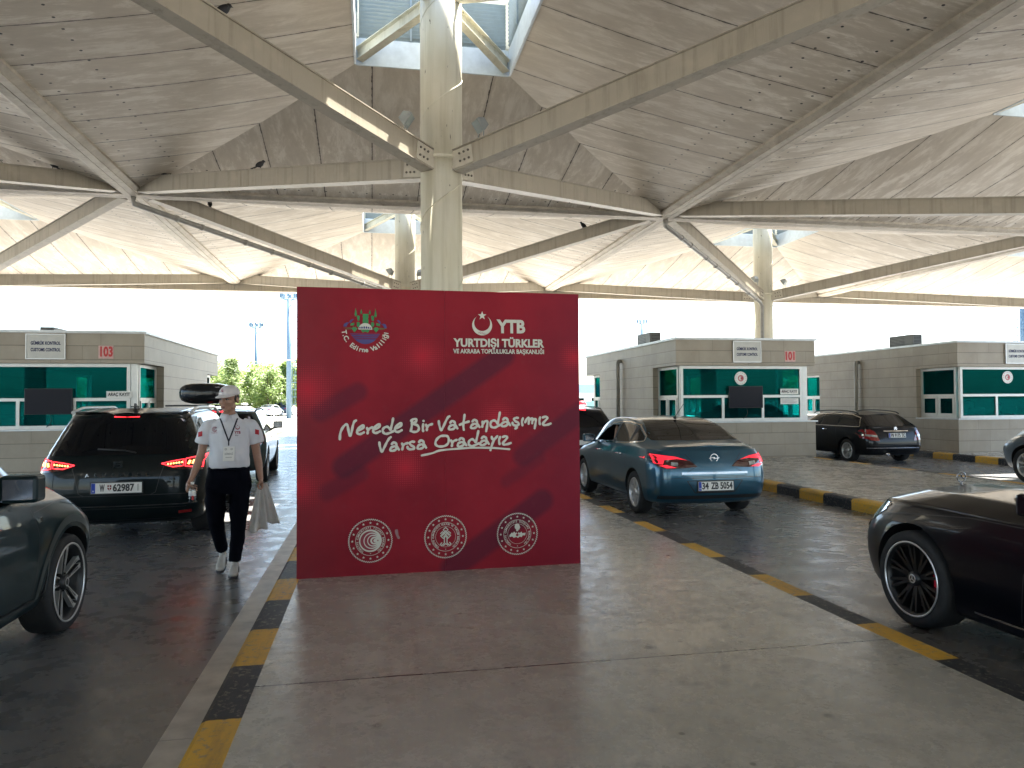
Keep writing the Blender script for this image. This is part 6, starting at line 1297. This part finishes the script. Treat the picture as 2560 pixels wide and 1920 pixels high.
def tree_meshes(seed, h, w_, conif):
    rnd = random.Random(seed); m = MB(); m.tube([(0,0,0),(.05,.03,h*.3),(-.04,.05,h*.62),(0,0,h*.93)], [.17,.13,.08,.02], 8); cl = []
    for i in range(22):
        f = .18+.78*i/21; a = i*2.4+rnd.random(); r_ = w_*((1-f)**.75 if conif else (1-abs(f-.5)*1.3)**.7)*(.55+.55*rnd.random()); z = h*f; q = (math.cos(a)*r_, math.sin(a)*r_, z+r_*(.15 if conif else .35)); m.tube([(0,0,z*.92),(q[0]*.5,q[1]*.5,(z*.92+q[2])/2+.05),q],[.05,.03,.012],5); cl.append((q, .55+.5*rnd.random())); cl.append(((q[0]*.55,q[1]*.55,(z+q[2])/2), .55+.35*rnd.random()))
    L = MB()
    for (c, r_) in cl:
        for k in range(95):
            d = Vector((rnd.gauss(0,1),rnd.gauss(0,1),rnd.gauss(0,.8))); d = d.normalized()*r_*(rnd.random()**.45); p = Vector(c)+d; s_ = .10+.11*rnd.random(); u = Vector((rnd.gauss(0,1),rnd.gauss(0,1),rnd.gauss(0,.6))).normalized(); v = u.orthogonal().normalized()
            if conif: L.add([p-u*s_*1.3-v*s_*.3,p+u*s_*1.3-v*s_*.15,p+u*s_*1.3+v*s_*.15,p-u*s_*1.3+v*s_*.3],[(0,1,2,3)])
            else: L.add([p-u*s_,p+v*s_*.7,p+u*s_,p-v*s_*.7],[(0,1,2,3)])
    return m, L
kinds = []
for sd, h, w_, cf, lf in ((3,6.6,2.9,False,0),(5,7.4,2.4,True,2),(8,5.6,2.7,False,1)):
    m, L = tree_meshes(sd,h,w_,cf); t = empty('tree','', 'tree', (0,0,0), 0, 'trees beyond the parking area'); m.build('trunk',BARK,t); L.build('crown',LEAF[lf],t); kinds.append([t,False])
for (x, y, k, rz, lab) in ((-20.6,99,0,.3,'bright yellow green tree just right of the roof corner of booth 103'), (-17.2,97,1,1.,'tall loose topped pine behind the man in the cap'), (-15.2,104,0,2.,'bushy light green tree behind the shorter light mast'), (-13.0,98,2,.5,'low spreading light green tree between the two left light masts'), (-11.0,102,1,2.6,'grey green pine beside the tall left light mast'), (-8.6,97,1,4.2,'grey green pine next to the left edge of the red banner'),
      (-18.9,106,2,2.2,'pale green tree in the second row, left of the tall pine'), (-13.9,107,0,.9,'pale green tree in the second row between the left light masts'), (-10.0,108,2,5.,'pale green tree in the second row by the tall light mast'), (-7.0,104,0,1.7,'pale green tree mostly hidden by the left edge of the banner'), (-22.6,104,1,3.3,'pine in the second row behind the rear of booth 103'),
      (-34,92,0,1.1,'leafy tree seen through the windows of booth 103'), (-40,95,2,2.2,'leafy tree seen through the left part of the booth 103 glass'), (-46,90,0,3.,'leafy tree far left beyond booth 103'), (-26,101,2,4,'light green tree hidden partly by the side wall of booth 103'),
      (41,88,0,.2,'green tree seen through the left window of booth 101'), (47,92,2,1.2,'green tree seen through the front glass of booth 101'), (54,90,0,2.,'green tree beyond the back windows of booth 101'), (63,90,1,3.,'pine seen between booth 101 and the right hand booth'), (78,88,0,1.,'green tree beyond the right hand booth'), (88,90,2,2.,'green tree at far right seen through the right hand booth')):
    src, used = kinds[k]; o = src if not used else dup(src,(0,0,0)); kinds[k][1] = True; o.location = (x,y,-.05); o.rotation_euler = (0,0,rz); o['label'] = lab
# light masts
MAST = flat('mast_steel', (.09,.15,.20), .5, .2)
def mast(x, y, h, lab, side=1, r=.28):
    t = empty('light_mast', lab, 'light mast', (x,y,0), 0, 'tall floodlight masts'); m = MB(); m.tube([(0,0,0),(0,0,h)],[r,r*.75],12); m.build('pole',MAST,t); m = MB(); z0 = 1.5; z1 = h-1.2; sx = side*(r+.55)
    for dx in (-.22,.22): m.tube([(sx+dx,0,z0),(sx+dx,0,z1)],.035,6)
    k = int((z1-z0)/.75)
    for i in range(k): z = z0+(z1-z0)*i/k; m.bar((sx-.42,-.35,z),(sx+.42,-.35,z),.05,.06); m.bar((side*r,0,z),(sx-.2*side,0,z),.05,.05) if i % 3 == 0 else None; m.bar((sx-.22,0,z+.3),(sx+.22,0,z+.3),.04,.04); m.bar((sx-.42,-.35,z),(sx-.22,0,z),.04,.04); m.bar((sx+.42,-.35,z),(sx+.22,0,z),.04,.04)
    for dx in (-.42,.42): m.tube([(sx+dx,-.35,z0),(sx+dx,-.35,z1)],.025,5)
    m.build('ladder',MAST,t); m = MB()
    for z in (h,h+.85): m.tube([(.85*math.cos(a),.85*math.sin(a),z) for a in [2*math.pi*i/16 for i in range(17)]],.06,6)
    for i in range(8): a = 2*math.pi*i/8; m.box((.85*math.cos(a)-.12,.85*math.sin(a)-.12,h+.1),(.85*math.cos(a)+.12,.85*math.sin(a)+.12,h+.55)); m.bar((0,0,h-.3),(.85*math.cos(a),.85*math.sin(a),h),.06,.06); m.bar((.85*math.cos(a),.85*math.sin(a),h),(.85*math.cos(a),.85*math.sin(a),h+.85),.04,.04)
    m.build('lamp_ring',MAST,t); m = MB(); m.box((-.9,-.3,h*.48),(.4,-.25,h*.48+.12)); m.build('camera_arm',WHITE,t)
mast(-8.5,80,12.6,'taller light mast with caged ladder left of the red banner'); mast(-15.9,108,12.3,'shorter light mast with caged ladder above the trees'); mast(45,118,14.8,'thin light mast above the roof of booth 101',-1); mast(61.5,60,13.5,'big light mast with ladder at the right picture edge',-1,.42)
# background fence, building, stop sign, parked cars
m = MB(); FEN = flat('fence_grey',(.45,.47,.47),.6)
for i in range(60): m.box((-50+i*1.0-.04,109.96,0),(-50+i*1.0+.04,110.04,1.9))
for z in (.15,.55,.95,1.35,1.8): m.box((-50,110.05,z),(9,110.1,z+.09))
tag(m.build('fence',FEN),'pale grey railing fence along the foot of the far trees','fence')
t = empty('distant_building','pale building with blue roof in the gap right of the banner','building',(31,112,0)); m = MB(); m.box((0,0,0),(9,12,2.9)); m.build('wall',flat('pale_render',(.62,.60,.56),.8),t); m = MB(); m.prism([(-.4,2.9),(9.4,2.9),(8.4,4.3),(.6,4.3)],(0,-.4,0),(1,0,0),(0,0,1),12.8); m.build('roof',flat('blue_roof',(.22,.32,.46),.6),t); m = MB()
for x in (1,3.2,5.4,7.4): m.box((x,-.03,.9),(x+.9,-.002,2.1))
m.build('windows',DARKGLASS,t)
m = MB()
for i in range(40): m.box((24+i*.6,104,0),(24.05+i*.6,104.05,1.7))
m.box((24,103.95,.2),(48,103.99,1.6)); tag(m.build('site_fence',flat('turquoise_fence',(.16,.42,.40),.6)),'turquoise mesh fence in front of the distant building','fence')
t = empty('stop_sign','round red traffic sign on a pole peeking past the right edge of the banner','traffic sign',(17.45,60,0)); m = MB(); m.tube([(0,0,0),(0,0,1.6)],.04,8); m.build('pole',ALU,t); m = MB(); m.lathe([(.001,-.02),(.40,-.02),(.40,.0),(.001,.0)],(0,-.05,1.29),(0,-1,0),28); f = m.build('disc',flat('sign_red',(.55,.03,.035),.5),t); m = MB(); m.box((-.28,-.085,1.23),(.28,-.075,1.35)); m.build('bar',WHITE,f)
# parked cars at the far side
def far_sedan(lab, loc, rz, col):
    P = paint('far_paint', col, .3, .3); ys, L = opel_lines(); c = Car('parked_sedan', lab, loc, rz, ys, L, [P, BLACK], [(.93,.315,.88),(3.62,.315,.88)], 'parked cars in the far lot', True)
    for y in (.93,3.62): c.wheel(y,.315,.885,'ten',.21)
    c.decal('rear_window',[(-.52,1.375),(.52,1.375),(.675,1.15),(-.675,1.15)],'R',DARKGLASS); c.decal('tail_lamp',[(.36,.76),(.45,.88),(.88,.93),(.88,.78)],'R',LENS,.006,.08,0,None,True)
    for sd in 'LS': c.decal('side_window',[(.84,1.08),(1.31,1.27),(1.95,1.31),(2.5,1.27),(2.95,1.03)],sd,DARKGLASS)
    m = MB(); c.strip([(-.26,.5),(.26,.5)],'R',.11,.01,m); m.build('licence_plate',WHITE,c.t); return c
far_sedan('silver sedan parked in the sun before the trees',(-12.6,91.5,0),-.25,(.42,.45,.48)); far_sedan('small red car parked behind the turquoise fence',(27.6,98,0),1.2,(.40,.03,.04))
X5 = suv('suv_parked','dark navy SUV parked by the trees with a grey roof box and an open door',(-11.35,96.5,0),-.06,(.03,.045,.075),1.72,.97,'ten',True,False,'parked cars in the far lot')
m = MB(); m.obox((-1.42,2.5,.85),(1,.55,0),(-.55,1,0),(0,0,1),(.95,.06,.75)); m.build('open_door',BLACK,X5.t)
t = empty('roof_box','small grey roof box on the navy SUV parked by the trees','roof box',(-11.25,97.6,1.70)); m = MB(); rows = [[(.40*k*math.copysign(abs(math.cos(2*math.pi*i/16))**.6,math.cos(2*math.pi*i/16)),y,.2+.19*k*math.copysign(abs(math.sin(2*math.pi*i/16))**.7,math.sin(2*math.pi*i/16))) for i in range(16)] for y,k in ((0,.4),(.1,.85),(.4,1),(1.4,1),(1.8,.5))]; m.grid(rows,close=True); m.add(rows[0],[tuple(range(16))]); m.add(rows[-1],[tuple(range(16))[::-1]]); m.build('shell',flat('grey_plastic',(.10,.11,.12),.4),t,fix=True)
